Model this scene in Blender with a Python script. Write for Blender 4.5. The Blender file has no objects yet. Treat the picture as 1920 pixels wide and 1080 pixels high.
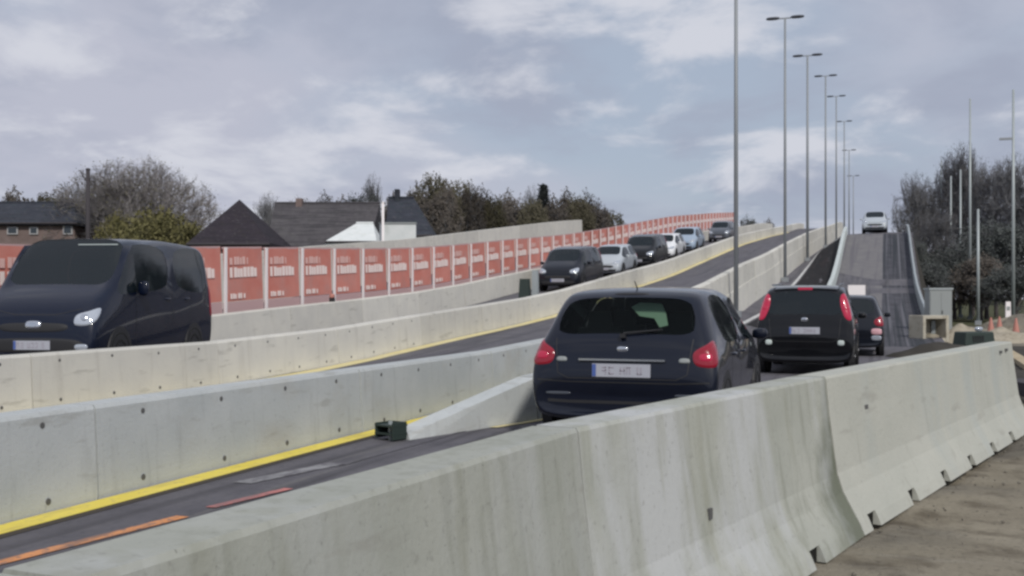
import bpy, bmesh, math, random
from mathutils import Vector, Matrix
from mathutils import noise as mnoise

random.seed(7)
sc = bpy.context.scene
COL = sc.collection
TH = math.atan(0.35)
CT, ST = math.cos(TH), math.sin(TH)
CAMZ = 1.43

# ------------------------------------------------------------------ camera
cam = bpy.data.cameras.new('camera')
camo = bpy.data.objects.new('camera', cam)
COL.objects.link(camo)
camo.location = (0, 0, CAMZ)
camo.rotation_euler = (math.radians(90), 0, TH)
cam.lens = 37.5
cam.sensor_width = 36
cam.shift_y = 20 / 1920
cam.clip_start = 0.05
cam.clip_end = 5000
sc.camera = camo

# ------------------------------------------------------------------ world and sun
SUN_EL, SUN_AZ = math.radians(40), math.radians(144)     # azimuth clockwise from +Y
world = bpy.data.worlds.new('World')
sc.world = world
world.use_nodes = True
wn, wl = world.node_tree.nodes, world.node_tree.links
wn.clear()


def N(nodes, typ, **kw):
    n = nodes.new(typ)
    for k, v in kw.items():
        setattr(n, k, v)
    return n


def ramp(nodes, stops, interp='LINEAR'):
    r = nodes.new('ShaderNodeValToRGB')
    r.color_ramp.interpolation = interp
    e = r.color_ramp.elements
    while len(e) > 1:
        e.remove(e[-1])
    e[0].position = stops[0][0]
    e[0].color = c4(stops[0][1])
    for p, c in stops[1:]:
        x = e.new(p)
        x.color = c4(c)
    return r


def c4(c):
    if isinstance(c, (int, float)):
        return (c, c, c, 1)
    return tuple(c) + (1,) if len(c) == 3 else tuple(c)


def build_sky():
    out = N(wn, 'ShaderNodeOutputWorld')
    bg = N(wn, 'ShaderNodeBackground')
    bg.inputs['Strength'].default_value = 0.104
    sky = N(wn, 'ShaderNodeTexSky', sky_type='NISHITA', sun_disc=False)
    sky.sun_elevation = SUN_EL
    sky.sun_rotation = SUN_AZ
    sky.air_density = 1.0
    sky.dust_density = 2.0
    tc = N(wn, 'ShaderNodeTexCoord')
    sep = N(wn, 'ShaderNodeSeparateXYZ')
    wl.new(tc.outputs['Generated'], sep.inputs[0])
    az = N(wn, 'ShaderNodeMath', operation='MAXIMUM')
    wl.new(sep.outputs['Z'], az.inputs[0]); az.inputs[1].default_value = 0.0
    zz = N(wn, 'ShaderNodeMath', operation='ADD')
    wl.new(az.outputs[0], zz.inputs[0]); zz.inputs[1].default_value = 0.27
    dx = N(wn, 'ShaderNodeMath', operation='DIVIDE'); dy = N(wn, 'ShaderNodeMath', operation='DIVIDE')
    wl.new(sep.outputs['X'], dx.inputs[0]); wl.new(zz.outputs[0], dx.inputs[1])
    wl.new(sep.outputs['Y'], dy.inputs[0]); wl.new(zz.outputs[0], dy.inputs[1])
    comb = N(wn, 'ShaderNodeCombineXYZ')
    wl.new(dx.outputs[0], comb.inputs[0]); wl.new(dy.outputs[0], comb.inputs[1])

    def nz(scale, detail, rough, off, dist=0.0):
        m = N(wn, 'ShaderNodeMapping')
        m.inputs['Location'].default_value = off
        wl.new(comb.outputs[0], m.inputs[0])
        n = N(wn, 'ShaderNodeTexNoise')
        n.inputs['Scale'].default_value = scale
        n.inputs['Detail'].default_value = detail
        n.inputs['Roughness'].default_value = rough
        n.inputs['Distortion'].default_value = dist
        wl.new(m.outputs[0], n.inputs['Vector'])
        return n
    big = nz(0.9, 5, 0.5, (3.1, 1.7, 0))
    mid = nz(2.7, 9, 0.56, (7.9, 2.2, 0), 0.3)
    dk = nz(1.7, 6, 0.55, (1.4, 9.2, 0.3), 0.3)
    veil = ramp(wn, [(0.34, 0.3), (0.60, 1.0)], 'EASE')
    wl.new(big.outputs['Fac'], veil.inputs[0])
    puff = ramp(wn, [(0.48, 0.0), (0.64, 0.9)], 'EASE')
    wl.new(mid.outputs['Fac'], puff.inputs[0])
    dark = ramp(wn, [(0.44, 0.0), (0.64, 0.9)], 'EASE')
    wl.new(dk.outputs['Fac'], dark.inputs[0])

    def mix(a, b, f):
        m = N(wn, 'ShaderNodeMix', data_type='RGBA')
        for s, k in ((a, 6), (b, 7)):
            if hasattr(s, 'links'):
                wl.new(s, m.inputs[k])
            else:
                m.inputs[k].default_value = c4(s)
        if hasattr(f, 'links'):
            wl.new(f, m.inputs[0])
        else:
            m.inputs[0].default_value = f
        return m.outputs[2]
    clear = mix(sky.outputs[0], (3.55, 4.3, 5.35), 0.72)         # milky blue between the clouds
    a = mix(clear, (4.75, 4.93, 5.85), veil.outputs[0])
    a = mix(a, (3.5, 3.85, 4.85), dark.outputs[0])
    a = mix(a, (6.3, 6.45, 7.1), puff.outputs[0])
    wl.new(a, bg.inputs['Color'])
    wl.new(bg.outputs[0], out.inputs[0])


build_sky()
sun = bpy.data.lights.new('sun', 'SUN')
sun.energy = 2.4
sun.angle = math.radians(4)
sun.color = (1.0, 0.955, 0.88)
suno = bpy.data.objects.new('sun', sun)
COL.objects.link(suno)
sd = Vector((math.sin(SUN_AZ) * math.cos(SUN_EL), math.cos(SUN_AZ) * math.cos(SUN_EL), math.sin(SUN_EL)))
suno.rotation_euler = sd.to_track_quat('Z', 'Y').to_euler()
sc.view_settings.view_transform = 'Standard'
sc.view_settings.look = 'None'
sc.view_settings.exposure = 0
sc.view_settings.gamma = 1
sc.render.engine = 'CYCLES'
sc.cycles.use_denoising = True
sc.cycles.max_bounces = 8
sc.cycles.transparent_max_bounces = 12
sc.cycles.pixel_filter_type = 'BLACKMAN_HARRIS'
sc.cycles.filter_width = 2.7


# ------------------------------------------------------------------ materials
def pmat(name, color, rough=0.6, metal=0.0, coat=0.0, spec=0.5, emit=None, estr=0.0):
    m = bpy.data.materials.new(name)
    m.use_nodes = True
    b = m.node_tree.nodes['Principled BSDF']
    b.inputs['Base Color'].default_value = c4(color)
    b.inputs['Roughness'].default_value = rough
    b.inputs['Metallic'].default_value = metal
    b.inputs['Coat Weight'].default_value = coat
    b.inputs['Coat Roughness'].default_value = 0.04
    b.inputs['Specular IOR Level'].default_value = spec
    if emit:
        b.inputs['Emission Color'].default_value = c4(emit)
        b.inputs['Emission Strength'].default_value = estr
    return m


def noisy(name, stops, layers, rough=0.85, bump=0.2, bscale=40, coord='Object', spec=0.3):
    """stops: ramp colours of the first layer; layers: (scale vec, scale, lo, hi, colour, amount, offset)"""
    m = pmat(name, (0.5, 0.5, 0.5), rough, spec=spec)
    nt = m.node_tree
    n, l = nt.nodes, nt.links
    b = n['Principled BSDF']
    tc = N(n, 'ShaderNodeTexCoord')
    if coord == 'World':
        src = N(n, 'ShaderNodeNewGeometry').outputs['Position']
    else:
        src = tc.outputs[coord]
    info = N(n, 'ShaderNodeObjectInfo')
    addv = N(n, 'ShaderNodeVectorMath', operation='MULTIPLY_ADD')
    cv = N(n, 'ShaderNodeCombineXYZ')
    for i in range(3):
        l.new(info.outputs['Random'], cv.inputs[i])
    l.new(cv.outputs[0], addv.inputs[0])
    addv.inputs[1].default_value = (37, 53, 0) if coord == 'Object' else (0, 0, 0)
    l.new(src, addv.inputs[2])

    def nz(vec, scale, detail=6, rough_=0.55, off=0.0):
        mp = N(n, 'ShaderNodeMapping')
        mp.inputs['Scale'].default_value = vec
        mp.inputs['Location'].default_value = (off, off * 1.3, off * 0.7)
        l.new(addv.outputs[0], mp.inputs[0])
        t = N(n, 'ShaderNodeTexNoise')
        t.inputs['Scale'].default_value = scale
        t.inputs['Detail'].default_value = detail
        t.inputs['Roughness'].default_value = rough_
        l.new(mp.outputs[0], t.inputs['Vector'])
        return t.outputs['Fac']
    r = ramp(n, stops)
    l.new(nz((1, 1, 1), 1.6), r.inputs[0])
    cur = r.outputs[0]
    for k, (vec, scale, lo, hi, colr, amt) in enumerate(layers):
        rr = ramp(n, [(lo, 0.0), (hi, amt)])
        l.new(nz(vec, scale, off=3.7 * (k + 1)), rr.inputs[0])
        mx = N(n, 'ShaderNodeMix', data_type='RGBA')
        l.new(rr.outputs[0], mx.inputs[0])
        l.new(cur, mx.inputs[6])
        mx.inputs[7].default_value = c4(colr)
        cur = mx.outputs[2]
    if coord == 'Object':
        hv = N(n, 'ShaderNodeHueSaturation')
        mr = N(n, 'ShaderNodeMapRange')
        l.new(info.outputs['Random'], mr.inputs[0])
        mr.inputs[3].default_value = .90; mr.inputs[4].default_value = 1.08
        l.new(mr.outputs[0], hv.inputs['Value'])
        l.new(cur, hv.inputs['Color'])
        cur = hv.outputs[0]
    l.new(cur, b.inputs['Base Color'])
    if bump:
        bp = N(n, 'ShaderNodeBump')
        bp.inputs['Strength'].default_value = bump
        bp.inputs['Distance'].default_value = 0.02
        l.new(nz((1, 1, 1), bscale, 8, 0.65), bp.inputs['Height'])
        l.new(bp.outputs[0], b.inputs['Normal'])
    return m


M = {}
M['asphalt'] = noisy('asphalt', [(0.3, (0.10, 0.097, 0.112)), (0.7, (0.145, 0.14, 0.155))],
                     [((4, .12, 1), 1.2, .5, .7, (0.055, 0.053, 0.06), .7), ((6, .3, 1), 1.0, .56, .72, (0.19, 0.185, 0.175), .5),
                      ((1, 1, 1), 18, .5, .8, (0.05, 0.05, 0.055), .5)], rough=.9, bump=.5, bscale=60, coord='World')
M['asphalt_dark'] = noisy('asphalt_dark', [(0.3, (0.016, 0.015, 0.017)), (0.7, (0.026, 0.025, 0.026))],
                         [((3, .2, 1), 1.2, .55, .7, (0.045, 0.03, 0.03), .6)], rough=.85, bump=.4, bscale=50, coord='World', spec=.15)
M['ramp_deck'] = noisy('ramp_deck', [(0.3, (0.145, 0.14, 0.15)), (0.7, (0.185, 0.18, 0.18))],
                       [((2.2, .05, .0), 1.5, .5, .62, (0.12, 0.115, 0.13), .8)], rough=.9, bump=.4, bscale=60, coord='World')
M['ramp_dark'] = noisy('ramp_dark', [(0.35, (0.05, 0.05, 0.06)), (0.65, (0.085, 0.085, 0.1))],
                       [((6, .03, .0), 1.5, .48, .56, (0.03, 0.035, 0.042), .9), ((5, .02, 0), 1.2, .58, .64, (0.15, 0.15, 0.17), .7)],
                       rough=.9, bump=.4, bscale=60, coord='World')
M['dirt'] = noisy('dirt', [(0.3, (0.22, 0.195, 0.15)), (0.7, (0.31, 0.28, 0.22))],
                  [((1, 1, 1), 3.0, .5, .68, (0.11, 0.092, 0.068), .8), ((.35, 1.6, 1), 2.6, .55, .7, (0.31, 0.285, 0.235), .6),
                   ((1, 1, 1), 22, .55, .75, (0.07, 0.06, 0.05), .6), ((1, 1, 1), 0.35, .52, .62, (0.085, 0.083, 0.08), .5)],
                  rough=.95, bump=1.0, bscale=26, coord='World', spec=.15)
M['sand'] = noisy('sand', [(0.3, (0.30, 0.27, 0.21)), (0.7, (0.40, 0.36, 0.29))], [((1, 1, 1), 7, .5, .7, (0.2, 0.17, 0.13), .7)], rough=.95, bump=.8, bscale=20, coord='World', spec=.1)
M['track'] = noisy('track', [(0.3, (0.05, 0.047, 0.042)), (0.7, (0.075, 0.07, 0.062))],
                   [((1, 1, 1), 1.2, .5, .7, (0.10, 0.092, 0.08), .5)], rough=.95, bump=.8, bscale=20, coord='World', spec=.1)
M['grass_ground'] = noisy('grass_ground', [(0.3, (0.05, 0.06, 0.03)), (0.7, (0.09, 0.09, 0.05))],
                          [((1, 1, 1), .6, .5, .7, (0.12, 0.1, 0.07), .6)], rough=1, bump=.8, bscale=8, coord='World', spec=.1)
M['barrier'] = noisy('barrier', [(0.3, (0.44, 0.47, 0.475)), (0.7, (0.52, 0.545, 0.545))],
                     [((1, 1, .12), 9, .56, .75, (0.29, 0.30, 0.30), .45), ((1, .5, 1), 2.0, .55, .75, (0.40, 0.39, 0.35), .6),
                      ((1, 1, 1), 24, .62, .72, (0.26, 0.26, 0.26), .35),
                      ((1, 1, 1), 70, .66, .71, (0.13, 0.13, 0.12), .55), ((.3, .5, 2.5), 3.0, .60, .68, (0.27, 0.26, 0.23), .35)], rough=.9, bump=.25, bscale=35)
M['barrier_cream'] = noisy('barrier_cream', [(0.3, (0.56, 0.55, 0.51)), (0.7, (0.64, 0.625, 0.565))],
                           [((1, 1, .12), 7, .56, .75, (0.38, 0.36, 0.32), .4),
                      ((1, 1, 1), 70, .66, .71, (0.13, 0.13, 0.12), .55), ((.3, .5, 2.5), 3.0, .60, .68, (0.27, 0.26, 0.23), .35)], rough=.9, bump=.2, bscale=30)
M['jersey_old'] = noisy('jersey_old', [(0.3, (0.345, 0.36, 0.32)), (0.7, (0.42, 0.43, 0.385))],
                        [((1, 1, .05), 13, .50, .66, (0.26, 0.27, 0.225), .45), ((1, 1, .25), 2.2, .5, .68, (0.46, 0.475, 0.465), .7),
                         ((1, 1, .08), 5, .56, .68, (0.28, 0.285, 0.225), .5), ((1, 1, 1), 34, .60, .7, (0.22, 0.22, 0.20), .4),
                      ((1, 1, 1), 70, .66, .71, (0.13, 0.13, 0.12), .55), ((.3, .5, 2.5), 3.0, .60, .68, (0.27, 0.26, 0.23), .35)],
                        rough=.92, bump=.22, bscale=30)
M['jersey_light'] = noisy('jersey_light', [(0.3, (0.42, 0.43, 0.385)), (0.7, (0.475, 0.48, 0.43))],
                          [((1, 1, .3), 2.0, .52, .72, (0.40, 0.43, 0.41), .7), ((1, 1, .08), 9, .60, .75, (0.30, 0.30, 0.26), .5),
                           ((1, 1, 1), 40, .64, .72, (0.25, 0.25, 0.22), .5),
                      ((1, 1, 1), 70, .66, .71, (0.13, 0.13, 0.12), .55), ((.3, .5, 2.5), 3.0, .60, .68, (0.27, 0.26, 0.23), .35)], rough=.92, bump=.35, bscale=30)
M['moss'] = noisy('moss', [(0.3, (0.12, 0.13, 0.075)), (0.7, (0.19, 0.195, 0.125))],
                  [((1, 1, .2), 8, .5, .7, (0.09, 0.095, 0.06), .8)], rough=1, bump=.7, bscale=40)
M['hole'] = pmat('hole', (0.02, 0.02, 0.018), .95, spec=.1)
M['anchor'] = pmat('anchor', (0.10, 0.10, 0.10), .8)
M['yellow'] = noisy('yellow', [(0.3, (0.74, 0.60, 0.09)), (0.7, (0.84, 0.70, 0.15))],
                    [((1, 1, 1), 14, .56, .7, (0.45, 0.38, 0.2), .6), ((3, .4, 1), 3, .52, .7, (0.40, 0.33, 0.14), .6)], rough=.7, bump=.1, coord='World')
M['yellow_pale'] = noisy('yellow_pale', [(0.3, (0.66, 0.56, 0.25)), (0.7, (0.72, 0.64, 0.36))],
                         [((3, .4, 1), 2, .5, .7, (0.52, 0.48, 0.36), .7)], rough=.7, bump=.1, coord='World')
M['orange_line'] = noisy('orange_line', [(0.3, (0.62, 0.25, 0.09)), (0.7, (0.72, 0.33, 0.15))],
                         [((1, 1, 1), 16, .52, .66, (0.15, 0.145, 0.155), .8), ((3, .5, 1), 4, .46, .62, (0.2, 0.14, 0.12), .8)], rough=.8, bump=.1, coord='World')
M['red_line'] = noisy('red_line', [(0.3, (0.48, 0.16, 0.15)), (0.7, (0.55, 0.22, 0.2))],
                      [((1, 1, 1), 16, .52, .66, (0.15, 0.145, 0.155), .8), ((3, .5, 1), 4, .46, .62, (0.2, 0.14, 0.14), .8)], rough=.8, bump=.1, coord='World')
M['white_line'] = noisy('white_line', [(0.3, (0.50, 0.50, 0.49)), (0.7, (0.70, 0.70, 0.68))],
                        [((1, 1, 1), 16, .52, .66, (0.15, 0.145, 0.155), .8), ((3, .5, 1), 4, .46, .62, (0.35, 0.35, 0.35), .7)], rough=.75, bump=.1, coord='World')
M['worn_grey'] = noisy('worn_grey', [(0.3, (0.2, 0.2, 0.21)), (0.7, (0.32, 0.32, 0.33))], [((1, 1, 1), 9, .45, .6, (0.13, 0.125, 0.14), .9)], rough=.9, coord='World')
M['skid'] = noisy('skid', [(0.3, (0.055, 0.053, 0.06)), (0.7, (0.10, 0.097, 0.108))], [((8, .6, 1), 6, .5, .6, (0.12, 0.115, 0.13), .8)], rough=.8, coord='World')
M['gutter_brown'] = pmat('gutter_brown', (0.055, 0.045, 0.035), .95)
M['galv'] = pmat('galv', (0.27, 0.29, 0.31), .6, .2)
M['galv_light'] = pmat('galv_light', (0.36, 0.40, 0.41), .5, .2)
M['rail_pale'] = pmat('rail_pale', (0.52, 0.57, 0.56), .6)
M['lamp_dark'] = pmat('lamp_dark', (0.05, 0.055, 0.07), .5)
M['white_post'] = pmat('white_post', (0.80, 0.76, 0.76), .6)
M['banner'] = noisy('banner', [(0.3, (0.56, 0.19, 0.15)), (0.7, (0.62, 0.255, 0.21))],
                    [((1, 1, 1), 1.3, .5, .75, (0.45, 0.28, 0.26), .6)], rough=.7, bump=.0)
M['banner_text'] = pmat('banner_text', (0.85, 0.72, 0.68), .7)
M['banner_text_dim'] = pmat('banner_text_dim', (0.72, 0.46, 0.42), .7)
M['rail_gray'] = pmat('rail_gray', (0.50, 0.34, 0.34), .7)
M['rubber'] = pmat('rubber', (0.02, 0.02, 0.02), .85, spec=.2)
M['rim'] = pmat('rim', (0.35, 0.36, 0.38), .35, .8)
M['blackplastic'] = pmat('blackplastic', (0.018, 0.018, 0.02), .55)
M['chrome'] = pmat('chrome', (0.65, 0.67, 0.7), .18, 1.0)
M['seat'] = pmat('seat', (0.03, 0.032, 0.035), .9)
M['taillight'] = pmat('taillight', (0.20, 0.005, 0.016), .15, coat=.5, emit=(0.9, .01, .06), estr=.06)
M['brakelight'] = pmat('brakelight', (0.24, 0.008, 0.03), .15, coat=.5, emit=(1, .03, .12), estr=.2)
M['lens_pink'] = pmat('lens_pink', (0.62, 0.35, 0.38), .15, coat=1)
M['headlight'] = pmat('headlight', (0.50, 0.54, 0.60), .1, .4, coat=1)
M['plate'] = pmat('plate', (0.40, 0.41, 0.46), .5)
M['plate_text'] = pmat('plate_text', (0.34, 0.31, 0.36), .5)
M['plate_blue'] = pmat('plate_blue', (0.07, 0.12, 0.35), .5)
M['pale_patch'] = pmat('pale_patch', (0.55, 0.62, 0.6), .5)
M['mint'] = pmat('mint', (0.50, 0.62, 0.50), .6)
M['roof_slate'] = noisy('roof_slate', [(0.3, (0.03, 0.033, 0.045)), (0.7, (0.045, 0.05, 0.065))],
                        [((1, 1, 1), 3, .5, .7, (0.03, 0.045, 0.05), .6), ((.25, .25, 7), 1.6, .5, .58, (0.02, 0.02, 0.024), .45), ((3, 3, 5), 1.6, .56, .7, (0.12, 0.115, 0.12), .35)], rough=.8, bump=.3, bscale=10, spec=.2)
M['roof_brown'] = noisy('roof_brown', [(0.3, (0.033, 0.028, 0.036)), (0.7, (0.042, 0.036, 0.045))],
                        [((1, 1, 1), 3, .5, .7, (0.04, 0.035, 0.035), .6), ((.25, .25, 7), 1.6, .5, .58, (0.02, 0.02, 0.024), .45), ((3, 3, 5), 1.6, .56, .7, (0.12, 0.115, 0.12), .35)], rough=.85, bump=.3, bscale=10, spec=.15)
M['roof_grey'] = noisy('roof_grey', [(0.3, (0.075, 0.07, 0.078)), (0.7, (0.10, 0.095, 0.10))],
                       [((1, 1, 1), 3, .5, .7, (0.06, 0.06, 0.06), .7), ((.25, .25, 7), 1.6, .5, .58, (0.02, 0.02, 0.024), .45), ((3, 3, 5), 1.6, .56, .7, (0.12, 0.115, 0.12), .35)], rough=.85, bump=.3, bscale=10, spec=.15)
M['brick'] = noisy('brick', [(0.3, (0.16, 0.12, 0.11)), (0.7, (0.22, 0.17, 0.16))], [], rough=.9, bump=.3, bscale=10)
M['white_wall'] = noisy('white_wall', [(0.3, (0.62, 0.66, 0.66)), (0.7, (0.72, 0.74, 0.74))],
                        [((1, 1, .3), 2, .55, .7, (0.5, 0.53, 0.5), .5)], rough=.85, bump=.1)
M['window_glass'] = pmat('window_glass', (0.04, 0.05, 0.06), .1)
M['window_frame'] = pmat('window_frame', (0.42, 0.42, 0.43), .6)
M['wood'] = noisy('wood', [(0.3, (0.42, 0.34, 0.22)), (0.7, (0.52, 0.44, 0.3))], [], rough=.8, bump=.2)
M['wood_dark'] = pmat('wood_dark', (0.05, 0.045, 0.05), .9)
M['concrete_tan'] = noisy('concrete_tan', [(0.3, (0.36, 0.34, 0.28)), (0.7, (0.46, 0.43, 0.36))],
                          [((1, 1, 1), 4, .5, .7, (0.25, 0.22, 0.17), .6)], rough=.9, bump=.4)
M['cabinet'] = pmat('cabinet', (0.26, 0.28, 0.28), .6)
M['darkgreen'] = pmat('darkgreen', (0.025, 0.04, 0.035), .6)
M['cone'] = pmat('cone', (0.46, 0.20, 0.16), .6)
M['cone_white'] = pmat('cone_white', (0.75, 0.72, 0.72), .6)
M['stone'] = noisy('stone', [(0.3, (0.11, 0.10, 0.085)), (0.7, (0.2, 0.185, 0.155))], [], rough=.95, bump=.3)


def bark(name, c1, c2):
    return noisy(name, [(0.3, c1), (0.7, c2)], [], rough=.95, bump=0, spec=.1)


M['bark'] = bark('bark', (0.07, 0.062, 0.06), (0.11, 0.10, 0.10))
M['twig_grey'] = bark('twig_grey', (0.19, 0.18, 0.18), (0.29, 0.27, 0.27))
M['twig_olive'] = bark('twig_olive', (0.085, 0.085, 0.05), (0.15, 0.14, 0.08))
M['twig_dark'] = bark('twig_dark', (0.12, 0.125, 0.135), (0.19, 0.19, 0.20))
M['leaf_yellow'] = bark('leaf_yellow', (0.12, 0.115, 0.05), (0.18, 0.165, 0.08))
M['leaf_olive'] = bark('leaf_olive', (0.075, 0.07, 0.05), (0.115, 0.105, 0.075))
M['leaf_dark'] = bark('leaf_dark', (0.075, 0.085, 0.083), (0.12, 0.13, 0.125))
M['leaf_brown'] = bark('leaf_brown', (0.085, 0.075, 0.068), (0.13, 0.115, 0.10))


def glass_mat(name, tint, trans=0.5):
    m = bpy.data.materials.new(name)
    m.use_nodes = True
    n, l = m.node_tree.nodes, m.node_tree.links
    b = n['Principled BSDF']
    b.inputs['Base Color'].default_value = (0.012, 0.018, 0.022, 1)
    b.inputs['Roughness'].default_value = 0.03
    b.inputs['Specular IOR Level'].default_value = 0.6
    tr = N(n, 'ShaderNodeBsdfTransparent')
    tr.inputs[0].default_value = c4(tint)
    mx = N(n, 'ShaderNodeMixShader')
    lw = N(n, 'ShaderNodeFresnel')
    lw.inputs[0].default_value = 1.5
    mp = N(n, 'ShaderNodeMapRange')
    l.new(lw.outputs[0], mp.inputs[0])
    mp.inputs[1].default_value = 0; mp.inputs[2].default_value = 1
    mp.inputs[3].default_value = 1 - trans; mp.inputs[4].default_value = 1
    l.new(mp.outputs[0], mx.inputs[0])
    l.new(tr.outputs[0], mx.inputs[1])
    l.new(b.outputs[0], mx.inputs[2])
    l.new(mx.outputs[0], n['Material Output'].inputs[0])
    return m


M['glass'] = glass_mat('glass', (0.62, 0.74, 0.68), .9)
M['glass_dark'] = glass_mat('glass_dark', (0.3, 0.36, 0.36), .25)


def paint(name, c, rough=.28):
    return pmat(name, c, .4, 0.0, coat=.75, spec=.12)


M['navy'] = paint('navy', (0.004, 0.0065, 0.016))
M['navy_van'] = paint('navy_van', (0.003, 0.0065, 0.020))
M['black_paint'] = paint('black_paint', (0.003, 0.0035, 0.005))
M['dark_paint'] = paint('dark_paint', (0.006, 0.008, 0.014))
M['white_paint'] = paint('white_paint', (0.72, 0.74, 0.76))
M['silver_blue'] = paint('silver_blue', (0.30, 0.38, 0.48))
M['silver'] = paint('silver', (0.42, 0.46, 0.5))
M['grey_paint'] = paint('grey_paint', (0.08, 0.09, 0.11))


# ------------------------------------------------------------------ object helpers
def tag(o, label=None, cat=None, group=None, kind=None):
    if label: o['label'] = label
    if cat: o['category'] = cat
    if group: o['group'] = group
    if kind: o['kind'] = kind
    return o


def empty(name, loc=(0, 0, 0), rot=(0, 0, 0)):
    o = bpy.data.objects.new(name, None)
    o.location = loc
    o.rotation_euler = rot
    o.empty_display_size = .2
    COL.objects.link(o)
    return o


def link(name, me, parent=None, loc=None, rot=None):
    o = bpy.data.objects.new(name, me)
    COL.objects.link(o)
    if parent is not None: o.parent = parent
    if loc is not None: o.location = loc
    if rot is not None: o.rotation_euler = rot
    return o


class MB:
    def __init__(s):
        s.v, s.f, s.m = [], [], []
        s.mats = []

    def mi(s, mat):
        if mat is None: return 0
        if mat not in s.mats: s.mats.append(mat)
        return s.mats.index(mat)

    def poly(s, pts, mat=None):
        k = len(s.v)
        s.v.extend([tuple(p) for p in pts])
        s.f.append(tuple(range(k, k + len(pts))))
        s.m.append(s.mi(mat))

    def box(s, c, d, mat=None, rz=0.0, taper=1.0):
        cx, cy, cz = c
        dx, dy, dz = d[0] / 2, d[1] / 2, d[2] / 2
        k = len(s.v)
        cr, sr = math.cos(rz), math.sin(rz)
        for z in (-1, 1):
            t = taper if z > 0 else 1
            for x, y in ((-1, -1), (1, -1), (1, 1), (-1, 1)):
                px, py = x * dx * t, y * dy * t
                s.v.append((cx + px * cr - py * sr, cy + px * sr + py * cr, cz + z * dz))
        for f in ((0, 3, 2, 1), (4, 5, 6, 7), (0, 1, 5, 4), (1, 2, 6, 5), (2, 3, 7, 6), (3, 0, 4, 7)):
            s.f.append(tuple(k + i for i in f))
            s.m.append(s.mi(mat))

    def tube(s, a, b, ra, rb, n=8, mat=None, caps=True):
        a, b = Vector(a), Vector(b)
        d = (b - a)
        if d.length < 1e-6: return
        d.normalize()
        u = d.orthogonal().normalized()
        w = d.cross(u)
        k = len(s.v)
        for p, r in ((a, ra), (b, rb)):
            for i in range(n):
                an = 2 * math.pi * i / n
                q = p + (u * math.cos(an) + w * math.sin(an)) * r
                s.v.append((q.x, q.y, q.z))
        mi = s.mi(mat)
        for i in range(n):
            j = (i + 1) % n
            s.f.append((k + i, k + j, k + n + j, k + n + i)); s.m.append(mi)
        if caps:
            s.f.append(tuple(k + i for i in reversed(range(n)))); s.m.append(mi)
            s.f.append(tuple(k + n + i for i in range(n))); s.m.append(mi)

    def prism(s, prof, y0, y1, mat=None, caps=True):
        """profile of (x,z) extruded along y"""
        k = len(s.v)
        n = len(prof)
        for y in (y0, y1):
            for x, z in prof:
                s.v.append((x, y, z))
        mi = s.mi(mat)
        for i in range(n):
            j = (i + 1) % n
            s.f.append((k + i, k + j, k + n + j, k + n + i)); s.m.append(mi)
        if caps:
            s.f.append(tuple(k + i for i in reversed(range(n)))); s.m.append(mi)
            s.f.append(tuple(k + n + i for i in range(n))); s.m.append(mi)

    def ball(s, c, r, mat=None, nu=14, nv=8, p=0.7):
        """superellipsoid lump"""
        def sg(x, e): return math.copysign(abs(x) ** e, x)
        k = len(s.v)
        mi = s.mi(mat)
        for j in range(nv + 1):
            ph = -math.pi / 2 + math.pi * j / nv
            for i in range(nu):
                th = 2 * math.pi * i / nu
                s.v.append((c[0] + r[0] * sg(math.cos(ph), p) * sg(math.cos(th), p),
                            c[1] + r[1] * sg(math.cos(ph), p) * sg(math.sin(th), p),
                            c[2] + r[2] * sg(math.sin(ph), p)))
        for j in range(nv):
            for i in range(nu):
                a = k + j * nu + i
                b = k + j * nu + (i + 1) % nu
                s.f.append((a, b, b + nu, a + nu)); s.m.append(mi)

    def mesh(s, name, mat=None, smooth=False, fixn=True):
        me = bpy.data.meshes.new(name)
        me.from_pydata(s.v, [], s.f)
        mats = s.mats or [mat]
        for m in mats: me.materials.append(m)
        if len(mats) > 1: me.polygons.foreach_set('material_index', s.m)
        if fixn:
            bm = bmesh.new(); bm.from_mesh(me)
            bmesh.ops.recalc_face_normals(bm, faces=bm.faces)
            bm.to_mesh(me); bm.free()
        if smooth: me.polygons.foreach_set('use_smooth', [True] * len(me.polygons))
        me.update()
        return me

    def build(s, name, mat=None, parent=None, smooth=False, loc=None, rot=None, fixn=True):
        return link(name, s.mesh(name, mat, smooth, fixn), parent, loc, rot)


def copy_tree(o, parent=None):
    c = o.copy()
    COL.objects.link(c)
    if parent is not None:
        c.parent = parent
    for ch in list(o.children):
        copy_tree(ch, c)
    return c


def bevel(o, w=.01, seg=2):
    b = o.modifiers.new('bevel', 'BEVEL')
    b.width = w; b.segments = seg; b.limit_method = 'ANGLE'
    return o


# ------------------------------------------------------------------ road geometry
def cam2w(a, d):                      # lateral and depth as seen by the camera -> world
    return (a * CT - d * ST, a * ST + d * CT)


def px2w(px, d):
    return cam2w((px - 960) / 2000 * d, d)


def zpx(y, d):
    return CAMZ + (560 - y) * d / 2000


def interp(tab, t):
    if t <= tab[0][0]: return tab[0][1]
    for (a, u), (b, v) in zip(tab, tab[1:]):
        if t <= b: return u + (v - u) * (t - a) / (b - a)
    return tab[-1][1]


G_TAB = [(-50, 0), (17, 0), (22, .3), (30, .85), (35, 1.25), (41, 1.9), (52, 2.8), (60, 3.6), (80, 5.45), (100, 7.1), (118, 8.5),
         (138, 10.2), (150, 10.8), (170, 11.1), (400, 11.1)]
R_TAB = [(-50, 0), (34, 0), (40, .2), (50, .85), (60, 1.95), (70, 4.0), (78, 5.9), (83, 6.35), (95, 6.5), (400, 6.5)]


def smooth_tab(tab, w):
    def f(t):
        return sum(interp(tab, t + w * (k / 4)) for k in range(-4, 5)) / 9
    return f


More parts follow.
